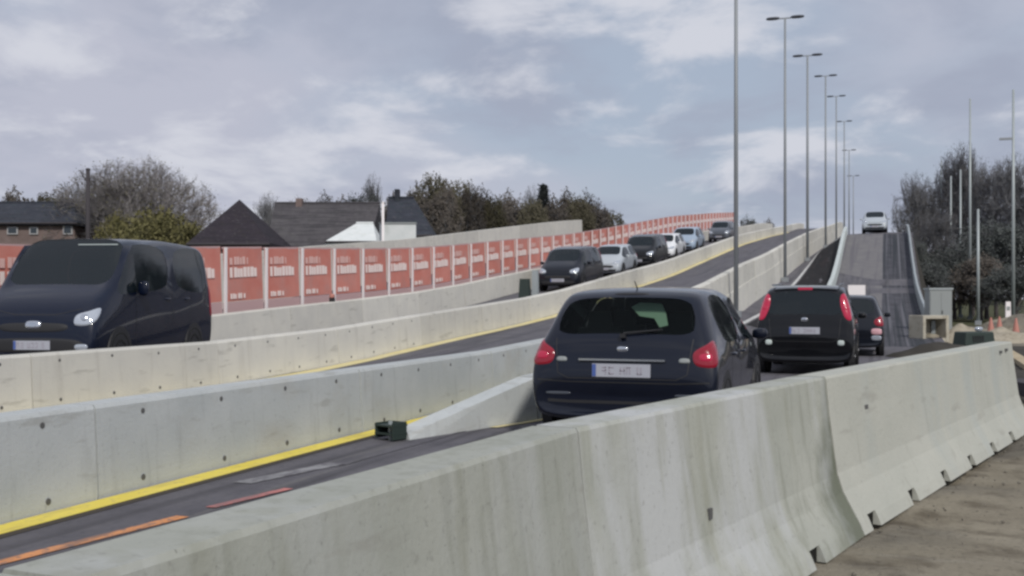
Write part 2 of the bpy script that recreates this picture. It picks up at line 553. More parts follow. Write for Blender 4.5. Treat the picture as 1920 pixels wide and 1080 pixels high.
gL = smooth_tab(G_TAB, 3.5)
gR = smooth_tab(R_TAB, 3.0)
F_TAB = [(-50, 0), (17, 0), (22, .3), (30, .68), (35, 1.0), (41, 1.6), (47, 2.1), (52, 2.5), (60, 3.35), (80, 5.4), (100, 7.1), (118, 8.5),
         (138, 10.2), (150, 10.8), (170, 11.1), (400, 11.1)]
gF = smooth_tab(F_TAB, 3.5)


def H(L, t):
    a = gL(t)
    if L > 5.36:
        k = min(1.0, (L - 5.36) / 4.5)
        return a + (gF(t) - a) * k
    a -= 1.0 * min(1.0, max(0.0, (t - 24) / 18)) * (1 if L <= 5.27 else (5.36 - L) / .09)
    if L >= 5.0: return a
    b = gR(t)
    if L <= 2.6: return b
    k = (L - 2.6) / 2.4
    return b + (a - b) * k


def sheet(name, L0, L1, t0, t1, mat, lift=0.0, nL=2, dt=2.0, kind='structure', skew=None):
    """strip of surface following the road's height"""
    b = MB()
    nt = max(1, int((t1 - t0) / dt))
    vs = []
    for j in range(nt + 1):
        t = t0 + (t1 - t0) * j / nt
        for i in range(nL + 1):
            L = L0 + (L1 - L0) * i / nL
            if skew: L += skew(t)
            vs.append((-L, t, H(L, t) + lift))
    b.v = vs
    w = nL + 1
    for j in range(nt):
        for i in range(nL):
            k = j * w + i
            b.f.append((k, k + w, k + w + 1, k + 1)); b.m.append(0)
    o = b.build(name, mat, fixn=False, smooth=True)
    if kind: tag(o, kind=kind)
    return o


# ground reaching the horizon, with a finer dug-over patch beside the near barrier
def make_ground():
    b = MB()
    R = 2500
    b.poly([(-R, -R, -.16), (R, -R, -.16), (R, R, -.16), (-R, R, -.16)])
    o = b.build('ground', M['grass_ground'], fixn=False)
    tag(o, kind='structure')
    # dug-over work strip
    b = MB()
    n, m = 150, 190
    for j in range(m + 1):
        t = -3 + 63 * (j / m) ** 1.6
        for i in range(n + 1):
            X = -2.2 + 42 * (i / n) ** 1.7
            z = .035 * mnoise.noise(Vector((X * .9, t * .9, 0))) + .02 * mnoise.noise(Vector((X * 3.1, t * 2.2, 4))) \
                + .012 * mnoise.noise(Vector((X * 9, t * 7, 9)))
            z -= .02
            if X < 1.2 and t > 9: z -= .03
            b.v.append((X, t, z))
    w = n + 1
    for j in range(m):
        for i in range(n):
            k = j * w + i
            b.f.append((k, k + 1, k + w + 1, k + w)); b.m.append(0)
    o = b.build('bare_earth', M['dirt'], fixn=False, smooth=True)
    tag(o, kind='structure')


make_ground()

# road deck: one wide sheet; its right edge follows the near barrier
NEARA = [(-1.9, -.6), (-.83, 1.85), (.16, 4.0), (1.85, 6.62), (5.52, 12.0)]    # lateral, depth of the barrier's centre line
NEARW = [cam2w(*p) for p in NEARA]


def right_edge(t):
    pts = [(y, -x) for x, y in NEARW]
    return interp(pts, t) if t < 13.1 else max(-1.75, -1.25 - (t - 13.1) * .2)


def make_road():
    b = MB()
    ts = [-3 + 1.0 * i for i in range(60)] + [57 + 3 * i for i in range(80)]
    cols = 26
    for t in ts:
        e = right_edge(t) + .0
        Ls = [e, (e + 2.6) / 2 if e < 2.4 else e + .3, 2.75, 3.4, 4.1, 5.0, 5.27, 5.36] + [5.36 + (25.5 - 5.36) * k / (cols - 8) for k in range(1, cols - 7)]
        for L in Ls:
            b.v.append((-L, t, H(L, t) + .02))
    w = cols
    for j in range(len(ts) - 1):
        for i in range(w - 1):
            k = j * w + i
            b.f.append((k, k + w, k + w + 1, k + 1)); b.m.append(0)
    tag(b.build('road', M['asphalt'], fixn=False, smooth=True), kind='structure')
    # earth slopes on either side of the ramp
    b = MB()
    for t in ts:
        e = right_edge(t)
        h = H(e, t) + .015
        if h < .05: h = -.12
        b.v += [(-e, t, h), (-e + .02 + .25 * max(0, h), t, -.18)]
    for j in range(len(ts) - 1):
        k = 2 * j
        b.f.append((k, k + 1, k + 3, k + 2)); b.m.append(0)
    tag(b.build('ramp_side_wall', M['track'], fixn=True), kind='structure')
    b = MB()
    for t in ts:
        h = H(25.5, t) + .015
        b.v += [(-25.5, t, h), (-25.5 - 1.8 * h - .1, t, -.18)]
    for j in range(len(ts) - 1):
        k = 2 * j
        b.f.append((k, k + 1, k + 3, k + 2)); b.m.append(0)
    tag(b.build('embankment', M['grass_ground'], fixn=True), kind='structure')


make_road()
sheet('dark_track', -1.8, -7.5, 14.2, 34, M['track'], lift=.03, nL=6)
sheet('ramp_deck', .15, 2.55, 39, 79, M['ramp_deck'], lift=.026, dt=1)
sheet('ramp_dark_lane', -1.45, .15, 33, 79, M['ramp_dark'], lift=.026, dt=1)
sheet('dark_asphalt_strip', 2.84, 4.36, 36, 84, M['asphalt_dark'], lift=.028, dt=1)  # near-black strip between the middle barrier and the left ramp rail
sheet('yellow_line', 4.98, 5.19, 1.5, 25, M['yellow'], lift=.026, nL=1, dt=1)
sheet('yellow_line', 9.80, 10.13, 8, 120, M['yellow_pale'], lift=.026, nL=1, dt=1)
sheet('gutter_dark_strip', 4.90, 4.98, 1.5, 25, M['gutter_brown'], lift=.024, nL=1, dt=1)  # dark brown strip along the yellow line
sheet('white_line', 4.42, 4.55, 30, 84, M['white_line'], lift=.034, nL=1, dt=1)
sheet('orange_line', 4.40, 4.50, 3.2, 5.8, M['orange_line'], lift=.026, nL=1, dt=.3, skew=lambda t: -.13 * (t - 4.5))
sheet('red_line', 4.20, 4.28, 6.1, 6.9, M['red_line'], lift=.028, nL=1, dt=.2, skew=lambda t: -.15 * (t - 6.4))
sheet('worn_white_line', 4.45, 4.62, 7.0, 8.1, M['worn_grey'], lift=.026, nL=1, dt=.2, skew=lambda t: -.2 * (t - 7.5))

# ------------------------------------------------------------------ barrier rows
ORD = ['first', 'second', 'third', 'fourth', 'fifth', 'sixth', 'seventh', 'eighth', 'ninth', 'tenth', 'eleventh', 'twelfth', 'thirteenth',
       'fourteenth', 'fifteenth', 'sixteenth', 'seventeenth', 'eighteenth', 'nineteenth', 'twentieth']
ORD += ['twenty-' + o for o in ORD[:9]] + ['thirtieth'] + ['thirty-' + o for o in ORD[:9]] + ['fortieth']


def step_mesh(name, h, w0, w1, length, mat):
    b = MB()
    g = .012
    prof = [(-w0, 0), (w0, 0), (w0, .05), (w1 + .01, h - .03), (w1 - .01, h), (-w1 + .01, h), (-w1 - .01, h - .03), (-w0, .05)]
    n = 4
    k = len(b.v)
    b.prism(prof, g, length - g, mat)
    return b.mesh(name, mat)


hole_mb = MB()
hole_mb.tube((-.008, 0, 0), (.006, 0, 0), .022, .022, 8)
HOLE = hole_mb.mesh('anchor_hole', M['anchor'])
slot_mb = MB()
slot_mb.box((0, 0, 0), (.012, .16, .05))
SLOT = slot_mb.mesh('base_slot', M['hole'])


def row(name, L, t0, t1, h, w0, w1, mat, labels, far, group, cat='concrete barrier', holes=0, step=4.0, lift=.0, deep=0.0, mat2=None):
    me1 = step_mesh(name, h, w0, w1, step, mat)
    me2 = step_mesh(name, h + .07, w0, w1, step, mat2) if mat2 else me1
    if deep:
        b = MB()
        b.prism([(-w0, -deep), (w0 + .06, -deep), (w0 + .03, -.0), (-w0, -.0)], .002, step - .002, mat2 or mat)
        foot = b.mesh('footing', mat2 or mat)
    n = int((t1 - t0) / step)
    for k in range(n):
        a = t0 + k * step
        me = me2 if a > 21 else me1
        za, zb = H(L, a), H(L, a + step)
        o = link(name, me, None, (-L + random.uniform(-.006, .006), a, za + .015 + lift), (math.atan2(zb - za, step), 0, random.uniform(-.002, .002)))
        tag(o, labels[k] if k < len(labels) else far, cat, group)
        if deep and a > 22: link('footing', foot, o)
        if k < holes:
            for q in range(4):
                for zz in ((.13, .86)):
                    y = .5 + q
                    wv = w0 + (w1 - w0) * zz + .004
                    link('anchor_hole', HOLE, o, (wv, y + random.uniform(-.02, .02), h * zz + random.uniform(-.01, .01)))
    return n


def labs(first, fmt, n=40):
    return first + [fmt % ORD[i] for i in range(len(first), n)]


B_LAB = labs([], 'grey concrete element, %s from the left in the middle row with bright yellow foot line')
C_LAB = labs([], 'pale concrete element, %s from the left in the row before the dark blue van')
D_LAB = labs([], 'light concrete element, %s from the left in the row below the red banners')
row('concrete_barrier', 5.36, -5.9, 150, .67, .155, .115, M['barrier'], B_LAB,
    'small far concrete element climbing the ramp in the row beside the lamp posts', 'concrete elements of the middle barrier row', holes=8, deep=1.15, mat2=M['barrier_cream'])
row('concrete_barrier', 10.3, 2.7, 150, .71, .155, .115, M['barrier_cream'], C_LAB,
    'small far sunlit concrete element climbing the ramp in front of the oncoming cars', 'concrete elements between the two directions of traffic', holes=5)
row('concrete_barrier', 14.55, 8.0, 150, .82, .16, .12, M['barrier_cream'], D_LAB,
    'small far concrete element at the foot of the red banners high on the ramp', 'concrete elements under the red banners')


# the lowered end of the short row in front
def taper_row():
    p0, p1 = (4.62, 9.75), (3.95, 11.85)
    dx, dy = -(p1[0] - p0[0]), p1[1] - p0[1]
    ln = math.hypot(dx, dy)
    ang = -math.atan2(dx, dy)
    root = empty('barrier_ramp_end', (-p0[0], p0[1], .02), (0, 0, ang))
    tag(root, 'light concrete end piece sloping down to the road beside the dark hatchback', 'barrier end')
    b = MB()
    w = .15
    pr = []
    for y, h in ((0, .06), (.35, .125), (ln * .6, .32), (ln - .02, .49)):
        pr.append([(-w, y, 0), (w, y, 0), (w * .85, y, h), (-w * .85, y, h)])
    for s in pr: b.v += s
    for j in range(3):
        for i in range(4):
            k = j * 4
            b.f.append((k + i, k + (i + 1) % 4, k + 4 + (i + 1) % 4, k + 4 + i)); b.m.append(0)
    b.f += [(3, 2, 1, 0), (12, 13, 14, 15)]; b.m += [0, 0]
    b.build('sloped_block', M['barrier'], root)
    b = MB()
    b.box((0, -.11, .07), (.26, .20, .015)); b.box((0, -.11, .15), (.26, .20, .015))
    b.box((-.12, -.11, .1), (.015, .20, .15)); b.box((.12, -.12, .1), (.015, .20, .17)); b.box((0, -.02, .1), (.24, .02, .16))
    b.build('steel_coupling', M['darkgreen'], root)
    b = MB(); b.tube((.0, -.12, 0), (.0, -.12, .19), .022, .022, 8)
    b.build('coupling_bolt', M['galv_light'], root)
    L, t = p1
    me = step_mesh('concrete_barrier', .50, .15, .115, 4.0, M['barrier'])
    for k in range(3):
        o = link('concrete_barrier', me, None, (-L + .0 + k * .02, t + k * 4.0, H(L, t + 4 * k) + .02),
                 (math.atan2(H(L, t + 4 * k + 4) - H(L, t + 4 * k), 4), 0, 0))
        tag(o, ['light concrete element joined to the sloping end piece, behind the dark hatchback',
                'light concrete element hidden behind the hatchback, second after the sloping end',
                'light concrete element behind the hatchback roof, third after the sloping end'][k], 'concrete barrier',
            'short row after the sloping end piece')
    sheet('yellow_line', 3.68, 3.78, 10.9, 24, M['yellow_pale'], lift=.03, nL=1, dt=.5, skew=lambda t: max(0, (11.85 - t)) * .32)


taper_row()


# ------------------------------------------------------------------ near profiled barrier
def jersey(p, q, mat, label, end_stain=False, seed=0, hgt=.95):
    rnd = random.Random(seed)
    (x0, y0), (x1, y1) = p, q
    ln = math.hypot(x1 - x0, y1 - y0)
    ang = -math.atan2(x1 - x0, y1 - y0)
    root = empty('profiled_barrier', (x0, y0, 0.0), (0, 0, ang))
    tag(root, label, 'concrete barrier', 'profiled barrier beside the earth strip')
    full = [(.335, 0), (.305, .07), (.262, .145), (.205, .25), (.168, .36), (.148, .50), (.118, .72), (.096, .935), (.086, hgt)]
    notch = [(.21, 0), (.21, .09), (.293, .091), (.262, .145), (.205, .25), (.168, .36), (.148, .50), (.118, .72), (.096, .935), (.086, hgt)]

    def closed(pr):
        return pr + [(-x, z) for x, z in reversed(pr)]
    b = MB()
    g = .012
    y = g
    pos = []
    c = .28
    while c < ln - .3:
        pos.append(c); c += .98
    for c in pos:
        b.prism(closed(full), y, c - .085, mat)
        b.prism(closed(notch), c - .085, c + .085, mat)
        y = c + .085
    b.prism(closed(full), y, ln - g, mat)
    # slight unevenness
    body = b.build('barrier_body', mat, root)
    for c in pos:
        b = MB(); b.box((.243, c, .044), (.08, .165, .082))
        b.build('base_notch', M['hole'], root)
    # handling holes and scars
    for (yy, zz) in [(ln * u, v) for u, v in {0: [], 1: [(.62, .34)], 2: [(.36, .45), (.80, .60)], 3: [(.12, .70), (.88, .865), (.93, .875)]}[seed]]:
        w = .155 if zz < .6 else .115
        b = MB(); b.box((w, yy, zz), (.02, .035 if zz < .6 else .07, .05 if zz < .6 else .028))
        b.build('lifting_hole', M['anchor'], root)
    return root, ln, closed(full)


jl = ['old weathered concrete barrier element nearest the camera, filling the bottom left',
      'stained concrete barrier element between the vertical crack and the mossy joint',
      'streaked grey concrete barrier element with a narrow dark slot, next before the mossy joint',
      'cleaner pale concrete barrier element with black base notches, ending at the earth strip']
def mossy(end_y, flip=1):
    m = noisy('jersey_mossy', [(0.3, (0.345, 0.36, 0.32)), (0.7, (0.42, 0.43, 0.385))],
              [((1, 1, .05), 13, .50, .66, (0.25, 0.26, 0.215), .5), ((1, 1, .25), 2.0, .5, .64, (0.49, 0.505, 0.51), .8),
               ((1, 1, .08), 5, .56, .68, (0.28, 0.285, 0.225), .5), ((1, 1, 1), 34, .60, .7, (0.22, 0.22, 0.20), .4)], rough=.92, bump=.22, bscale=30)
    n, l = m.node_tree.nodes, m.node_tree.links
    b = n['Principled BSDF']
    src = b.inputs['Base Color'].links[0].from_socket
    tc = N(n, 'ShaderNodeTexCoord')
    sp = N(n, 'ShaderNodeSeparateXYZ'); l.new(tc.outputs['Object'], sp.inputs[0])
    nz = N(n, 'ShaderNodeTexNoise'); nz.inputs['Scale'].default_value = 5; nz.inputs['Detail'].default_value = 7
    l.new(tc.outputs['Object'], nz.inputs['Vector'])
    a1 = N(n, 'ShaderNodeMath', operation='MULTIPLY_ADD'); l.new(nz.outputs['Fac'], a1.inputs[0]); a1.inputs[1].default_value = .55; l.new(sp.outputs['Y'], a1.inputs[2])
    a2 = N(n, 'ShaderNodeMath', operation='MULTIPLY_ADD'); l.new(sp.outputs['Z'], a2.inputs[0]); a2.inputs[1].default_value = -.38; l.new(a1.outputs[0], a2.inputs[2])
    mr = N(n, 'ShaderNodeMapRange'); l.new(a2.outputs[0], mr.inputs[0])
    mr.inputs[1].default_value = end_y - .30; mr.inputs[2].default_value = end_y + .06; mr.inputs[3].default_value = 0; mr.inputs[4].default_value = .85
    mx = N(n, 'ShaderNodeMix', data_type='RGBA'); l.new(mr.outputs[0], mx.inputs[0]); l.new(src, mx.inputs[6]); mx.inputs[7].default_value = (.105, .118, .075, 1)
    l.new(mx.outputs[2], b.inputs['Base Color'])
    return m


MJ = [M['jersey_old'], M['jersey_old'], mossy((Vector(NEARW[3]) - Vector(NEARW[2])).length), M['jersey_light']]
for i in range(4):
    r, ln, prof = jersey(NEARW[i], NEARW[i + 1], MJ[i], jl[i], seed=i)

# ------------------------------------------------------------------ slim rails of the far ramp
row('ramp_rail', 2.68, 40, 80, .58, .13, .10, M['rail_pale'], labs([], 'pale rail block, %s uphill along the left side of the steep far ramp', 10),
    'pale rail block of the far ramp', 'rail blocks left of the far ramp', 'ramp rail')
row('ramp_rail', -1.5, 38, 82, .55, .06, .05, M['galv_light'], labs([], 'thin grey rail block, %s uphill along the right side of the steep far ramp', 13),
    'thin rail block of the far ramp', 'rail blocks right of the far ramp', 'ramp rail')


# ------------------------------------------------------------------ banner fence
def banner_fence():
    L = 15.25
    s = 1.82
    root = empty('banner_fence', (-L, 13.2, 0))
    tag(root, 'long fence of faded red banners between pale posts running up the ramp', 'fence')
    hb, ht = 1.00, 2.32
    w = s - .10
    b = MB()
    n = 6
    for i in range(n + 1):
        for z in (hb, (hb + ht) / 2, ht):
            b.v.append((.006 * math.sin(i * 1.3 + z * 2), .05 + w * i / n, z))
    for i in range(n):
        for j in range(2):
            k = i * 3 + j
            b.f.append((k, k + 3, k + 4, k + 1)); b.m.append(0)
    ban = b.mesh('banner', M['banner'], smooth=True, fixn=False)
    rnd = random.Random(4)

    def words(rows, name, mat):
        b = MB()
        for (y0, y1, z0, z1, k) in rows:
            y = y0
            while y < y1 - .02:
                ww = rnd.uniform(.6, 1.0) * k
                e = min(y + ww, y1)
                zq = z1 - (z1 - z0) * rnd.choice((0, 0, .12, .25))
                b.box((.02, y + (e - y) / 2, (z0 + zq) / 2), (.006, e - y, (zq - z0)))
                y = e + rnd.choice((.02, .02, .03, .07))
        return b.mesh(name, mat)
    # reading direction runs towards larger y as seen from the road
    H_ = ht - hb
    txt_big = words([(.28, 1.50, hb + .45 * H_, hb + .64 * H_, .16)], 'lettering', M['banner_text'])
    txt_dim = words([(.28, 1.08, hb + .69 * H_, hb + .84 * H_, .13)], 'lettering', M['banner_text_dim'])
    txt_low = words([(.28, .98, hb + .05 * H_, hb + .15 * H_, .10)], 'lettering', M['banner_text'])
    b = MB(); b.box((0.03, 0, ht / 2 + .01), (.04, .085, ht + .03))
    post = b.mesh('post', M['white_post'])
    b = MB(); b.box((-.02, s / 2, hb - .17), (.04, s - .09, .31))
    rail = b.mesh('lower_rail', M['rail_gray'])
    b = MB(); b.box((-.02, s / 2, ht + .01), (.035, s - .09, .05))
    rail2 = b.mesh('top_rail', M['rail_gray'])
    for k in range(58):
        t = 13.2 + s * k
        z, z2 = H(L, t), H(L, t + s)
        rot = (math.atan2(z2 - z, s), 0, 0)
        o_ = interp([(20, .06), (40, -.16), (60, -.2), (80, -.1), (112, 0)], t)
        loc = (0, s * k, z + o_)
        link('post', post, root, loc)
        bb = link('banner', ban, root, loc, rot)
        link('lower_rail', rail, root, loc, rot)
        link('top_rail', rail2, root, loc, rot)
        for tm in ((txt_big, txt_dim, txt_low) if k < 34 else (txt_big,)):
            link('lettering', tm, bb)


banner_fence()


def parapet():
    L = 24
    root = empty('parapet_wall', (-L, 40, 0))
    tag(root, 'cream concrete parapet wall rising along the far edge of the ramp', 'wall')
    b = MB(); b.box((0, 2, 1.1), (.3, 3.97, 2.2))
    me = b.mesh('wall_panel', M['barrier_cream'])
    for k in range(13):
        t = 34 + 4 * k
        z, z2 = H(L, t), H(L, t + 4)
        link('wall_panel', me, root, (0, t - 40, z - .1), (math.atan2(z2 - z, 4), 0, 0))


parapet()


# ------------------------------------------------------------------ lamp posts
def lamp_post(x, y, z, h, label, group, mat, heads=True, r=.085):
    root = empty('street_lamp', (x, y, z))
    tag(root, label, 'lamp post', group)
    b = MB(); b.tube((0, 0, 0), (0, 0, h), r, r * .62, 10)
    b.build('pole', mat, root, smooth=True)
    b = MB(); b.box((0, 0, .12), (.34, .34, .24))
    b.build('base_plate', M['galv'], root)
    if heads:
        b = MB(); b.box((0, 0, h + .02), (.6, .06, .06))
        b.build('cross_arm', mat, root)
        for s in (-1, 1):
            b = MB(); b.ball((s * .62, 0, h + .05), (.36, .14, .075), nu=10, nv=6)
            b.build('lamp_head', M['lamp_dark'], root, smooth=True)
    return root


vx = [1380, 1472, 1514, 1548, 1568, 1583, 1592, 1600]
tops = [None, 35, 105, 143, 181, 228, 282, 330]
LPL = 4.93
plab = ['tall grey lamp post nearest the camera, its top above the picture', 'tall lamp post with twin heads, the highest heads in view',
        'twin-headed lamp post, third up the ramp', 'twin-headed lamp post, fourth up the ramp', 'twin-headed lamp post, fifth up the ramp',
        'twin-headed lamp post, sixth up the ramp', 'small twin-headed lamp post, seventh up the ramp', 'smallest and farthest twin-headed lamp post on the ramp']
for i, x in enumerate(vx):
    d = LPL * 2000 / (CT * (1660 - x))
    t = d / CT - .35 * LPL
    z = H(LPL, t)
    h = (zpx(tops[i], d) - z) if tops[i] else 14.3
    lamp_post(-LPL, t, z, h, plab[i], 'twin-headed lamp posts along the middle barrier', M['galv'], r=.085 if i < 2 else .1)

rp = [(1765, 300, 98), (1783, 330, 92), (1801, 318, 84), (1819, 185, 76), (1834, 392, 60), (1900, 168, 58)]
rl = ['pale pole in front of the dark trees, nearest the far ramp', 'pale pole in front of the dark trees, second from the far ramp',
      'pale pole in front of the dark trees, third from the far ramp', 'tall pale pole rising above the dark tree tops, left one of two such poles',
      'short pale pole just right of a tall pole by the trees', 'tall thick pole at the right edge with a short bracket']
for (px, ty, d), lb in zip(rp, rl):
    x, y = px2w(px, d)
    r = lamp_post(x, y, -.05, zpx(ty, d) + .05, lb, 'pale poles beside the trees', M['galv_light'], heads=False, r=.1)
    if px in (1900,):
        b = MB(); b.box((-.35, 0, zpx(258, d)), (.7, .12, .12))
        b.build('bracket', M['galv'], r)

# ------------------------------------------------------------------ trees
rt = random.Random(11)


def tree_meshes(hgt, rad, trunk_h, n1, n2, n3, n4, tw, leaf=0, leaf_size=.1, dome=.9, tr=.25, seed=1, thick=.02):
    """returns (trunk+limbs MB, crown MB)"""
    r = random.Random(seed)
    T, C = MB(), MB()

    def rpt(k):
        while True:
            p = Vector((r.uniform(-1, 1), r.uniform(-1, 1), r.uniform(-.75, 1)))
            if p.length < 1 and p.length > k: return p
    base = trunk_h
    cz = trunk_h + (hgt - trunk_h) * .42
    a, bz = rad, (hgt - cz)

    def W(p):
        q = Vector((p.x * a, p.y * a, cz + p.z * bz * (1 if p.z > 0 else .75)))
        nn = 1 + .22 * mnoise.noise(q * .35 + Vector((seed * 7.3, 0, 0)))
        return Vector((q.x * nn, q.y * nn, cz + (q.z - cz) * nn))

    def clampp(p):
        e = math.sqrt((p.x / a) ** 2 + (p.y / a) ** 2 + ((p.z - cz) / (bz if p.z > cz else bz * .9)) ** 2)
        lim = 1.0 + .14 * mnoise.noise(p * .9 + Vector((seed, 0, 0)))
        if e > lim:
            k = lim / e
            return Vector((p.x * k, p.y * k, cz + (p.z - cz) * k))
        return p

    def bent(mb, p, q, ra, rb, n, seg, sag, caps=False):
        pts = []
        off = Vector((r.uniform(-1, 1), r.uniform(-1, 1), r.uniform(-.3, 1))) * (q - p).length * sag
        for k in range(seg + 1):
            u = k / seg
            pts.append(p.lerp(q, u) + off * math.sin(u * math.pi))
        for k in range(seg):
            mb.tube(pts[k], pts[k + 1], ra + (rb - ra) * k / seg, ra + (rb - ra) * (k + 1) / seg, n, caps=caps)
        return pts
    top = Vector((r.uniform(-.3, .3), r.uniform(-.3, .3), cz + bz * .2))
    tp = bent(T, Vector((0, 0, 0)), Vector((0, 0, base)), tr, tr * .8, 8, 2, .02)
    tp += bent(T, Vector((0, 0, base)), top, tr * .8, tr * .35, 6, 3, .05)
    tips = []
    for i in range(n1):
        an = 2 * math.pi * (i + r.random() * .6) / n1
        el = r.uniform(-.1, .9)
        p1 = W(Vector((math.cos(an) * .5 * math.cos(el), math.sin(an) * .5 * math.cos(el), math.sin(el) * .55 - .08)))
        st = tp[r.randrange(2, len(tp))]
        l1 = bent(T, st, p1, tr * .42, tr * .16, 5, 3, .08)
        for j in range(n2):
            s2 = l1[r.randrange(1, len(l1))]
            dirn = (p1 - Vector((0, 0, cz - bz * .4))).normalized()
            for _ in range(6):
                q = rpt(.55)
                if W(q).dot(dirn) - s2.dot(dirn) > 0: break
            p2 = s2.lerp(W(q), .75)
            l2 = bent(C, s2, p2, tr * .13, tr * .05, 4, 2, .1)
            for k in range(n3):
                s3 = l2[r.randrange(1, len(l2))]
                d3 = (p2 - s2).normalized() + Vector((r.gauss(0, .6), r.gauss(0, .6), r.gauss(.25, .5)))
                p3 = clampp(s3 + d3.normalized() * r.uniform(.5, 1.1) * rad * .28)
                l3 = bent(C, s3, p3, thick * 1.3, thick * .8, 3, 2, .1)
                for m_ in range(n4):
                    s4 = l3[r.randrange(0, len(l3))].lerp(p3, r.random())
                    d4 = d3.normalized() + Vector((r.gauss(0, .7), r.gauss(0, .7), r.gauss(.3, .6)))
                    p4 = s4 + d4.normalized() * r.uniform(.3, 1.0) * rad * tw
                    p4 = clampp(p4)
                    C.tube(s4, p4, thick * .8, thick * .35, 3, caps=False)
                    tips.append(p4)
    if leaf:
        for _ in range(leaf):
            p = tips[r.randrange(len(tips))] + Vector((r.gauss(0, .18), r.gauss(0, .18), r.gauss(0, .18)))
            u = Vector((r.gauss(0, 1), r.gauss(0, 1), r.gauss(0, 1))).normalized()
            w = u.orthogonal().normalized()
            s = leaf_size * r.uniform(.6, 1.4)
            C.poly([p - u * s, p + w * s * .6, p + u * s, p - w * s * .6], 'LEAF')
    return T, C


def tree_proto(key, mats, **kw):
    T, C = tree_meshes(**kw)
    tm = T.mesh('trunk', mats[0], smooth=True, fixn=False)
    # split twigs and leaves into material slots
    me = bpy.data.meshes.new('crown')
    me.from_pydata(C.v, [], C.f)
    me.materials.append(mats[1]); me.materials.append(mats[2])
    leafi = C.mats.index('LEAF') if 'LEAF' in C.mats else -1
    idx = []
    ln = len(C.f)
    for k in range(ln):
        idx.append(1 if (len(C.f[k]) == 4 and C.leafflag[k]) else 0) if hasattr(C, 'leafflag') else idx.append(0)
    me.polygons.foreach_set('material_index', idx)
    me.update()
    return tm, me


# remember which faces are leaves
_poly = MB.poly


def poly2(s, pts, mat=None):
    if mat == 'LEAF':
        if not hasattr(s, 'leafset'): s.leafset = set()
        k = len(s.v)
        s.v.extend([tuple(p) for p in pts])
        s.f.append(tuple(range(k, k + len(pts))))
        s.m.append(0)
        s.leafset.add(len(s.f) - 1)
    else:
        _poly(s, pts, mat)


MB.poly = poly2


def tree_proto(key, mats, **kw):
    T, C = tree_meshes(**kw)
    tm = T.mesh('trunk', mats[0], smooth=True, fixn=False)
    me = bpy.data.meshes.new('crown')
    me.from_pydata(C.v, [], C.f)
    me.materials.append(mats[1]); me.materials.append(mats[2])
    ls = getattr(C, 'leafset', set())
    me.polygons.foreach_set('material_index', [1 if k in ls else 0 for k in range(len(C.f))])
    me.update()
    return tm, me, kw['hgt'], kw['rad']


PT = {}
PT['big'] = tree_proto('big', (M['bark'], M['twig_grey'], M['twig_olive']), hgt=12, rad=6.4, trunk_h=1.8, n1=20, n2=11, n3=8, n4=8, tw=.15,
                       leaf=9000, leaf_size=.05, tr=.38, seed=3, thick=.018)
PT['bare'] = tree_proto('bare', (M['bark'], M['twig_dark'], M['leaf_brown']), hgt=10, rad=4.0, trunk_h=2.0, n1=11, n2=7, n3=7, n4=6, tw=.2,
                        leaf=2500, leaf_size=.05, tr=.22, seed=5, thick=.02)
PT['olive'] = tree_proto('olive', (M['bark'], M['twig_olive'], M['leaf_olive']), hgt=10, rad=3.6, trunk_h=1.2, n1=11, n2=7, n3=6, n4=5, tw=.22,
                         leaf=19000, leaf_size=.12, tr=.22, seed=8, thick=.02)
PT['brown'] = tree_proto('brown', (M['bark'], M['twig_dark'], M['leaf_brown']), hgt=9, rad=3.8, trunk_h=1.0, n1=11, n2=7, n3=6, n4=6, tw=.22,
                         leaf=17000, leaf_size=.12, tr=.22, seed=9, thick=.022)
PT['dark'] = tree_proto('dark', (M['bark'], M['twig_dark'], M['leaf_dark']), hgt=11, rad=3.6, trunk_h=1.0, n1=11, n2=8, n3=6, n4=5, tw=.2,
                        leaf=10000, leaf_size=.11, tr=.25, seed=12, thick=.02)
PT['shrub'] = tree_proto('shrub', (M['bark'], M['twig_olive'], M['leaf_yellow']), hgt=6, rad=3.4, trunk_h=.4, n1=10, n2=7, n3=6, n4=5, tw=.25,
                         leaf=9000, leaf_size=.09, tr=.12, seed=14, thick=.02)


def conifer():
    r = random.Random(2)
    T, C = MB(), MB()
    T.tube((0, 0, 0), (0, 0, 9.8), .16, .03, 7)
    for i in range(420):
        z = 1 + 8.8 * (i / 420)
        rr = 1.5 * (1 - (z - 1) / 9.2) ** .8 + .1
        an = i * 2.4
        e = Vector((math.cos(an) * rr, math.sin(an) * rr, z - .25 * rr))
        C.tube((0, 0, z), e, .02, .008, 3, caps=False)
        for k in range(16):
            p = Vector((0, 0, z)).lerp(e, r.uniform(.25, 1.05)) + Vector((r.gauss(0, .08), r.gauss(0, .08), r.gauss(-.03, .07)))
            u = Vector((r.gauss(0, 1), r.gauss(0, 1), r.gauss(0, .5))).normalized()
            w = u.orthogonal().normalized()
            C.poly([p - u * .13, p + w * .04, p + u * .13, p - w * .04], 'LEAF')
    tm = T.mesh('trunk', M['bark'], smooth=True, fixn=False)
    me = bpy.data.meshes.new('crown')
    me.from_pydata(C.v, [], C.f)
    me.materials.append(M['leaf_dark'])
    me.update()
    return tm, me, 9.8, 1.5


PT['conifer'] = conifer()


def tree(kind, px, d, topy, label, group=None, wpx=None, name=None, base=-.1):
    tm, cm, hg, rd = PT[kind]
    x, y = px2w(px, d)
    h = zpx(topy, d) - base
    s = h / hg
    sx = (wpx / 2 / 2000 * d) / rd if wpx else s
    root = empty(name or {'conifer': 'conifer_tree', 'shrub': 'shrub'}.get(kind, 'tree'), (x, y, base), (0, 0, rt.uniform(0, 6.28)))
    root.scale = (sx, sx, s)
    tag(root, label, 'shrub' if kind == 'shrub' else 'tree', group)
    link('trunk', tm, root)
    link('crown', cm, root)
    return root


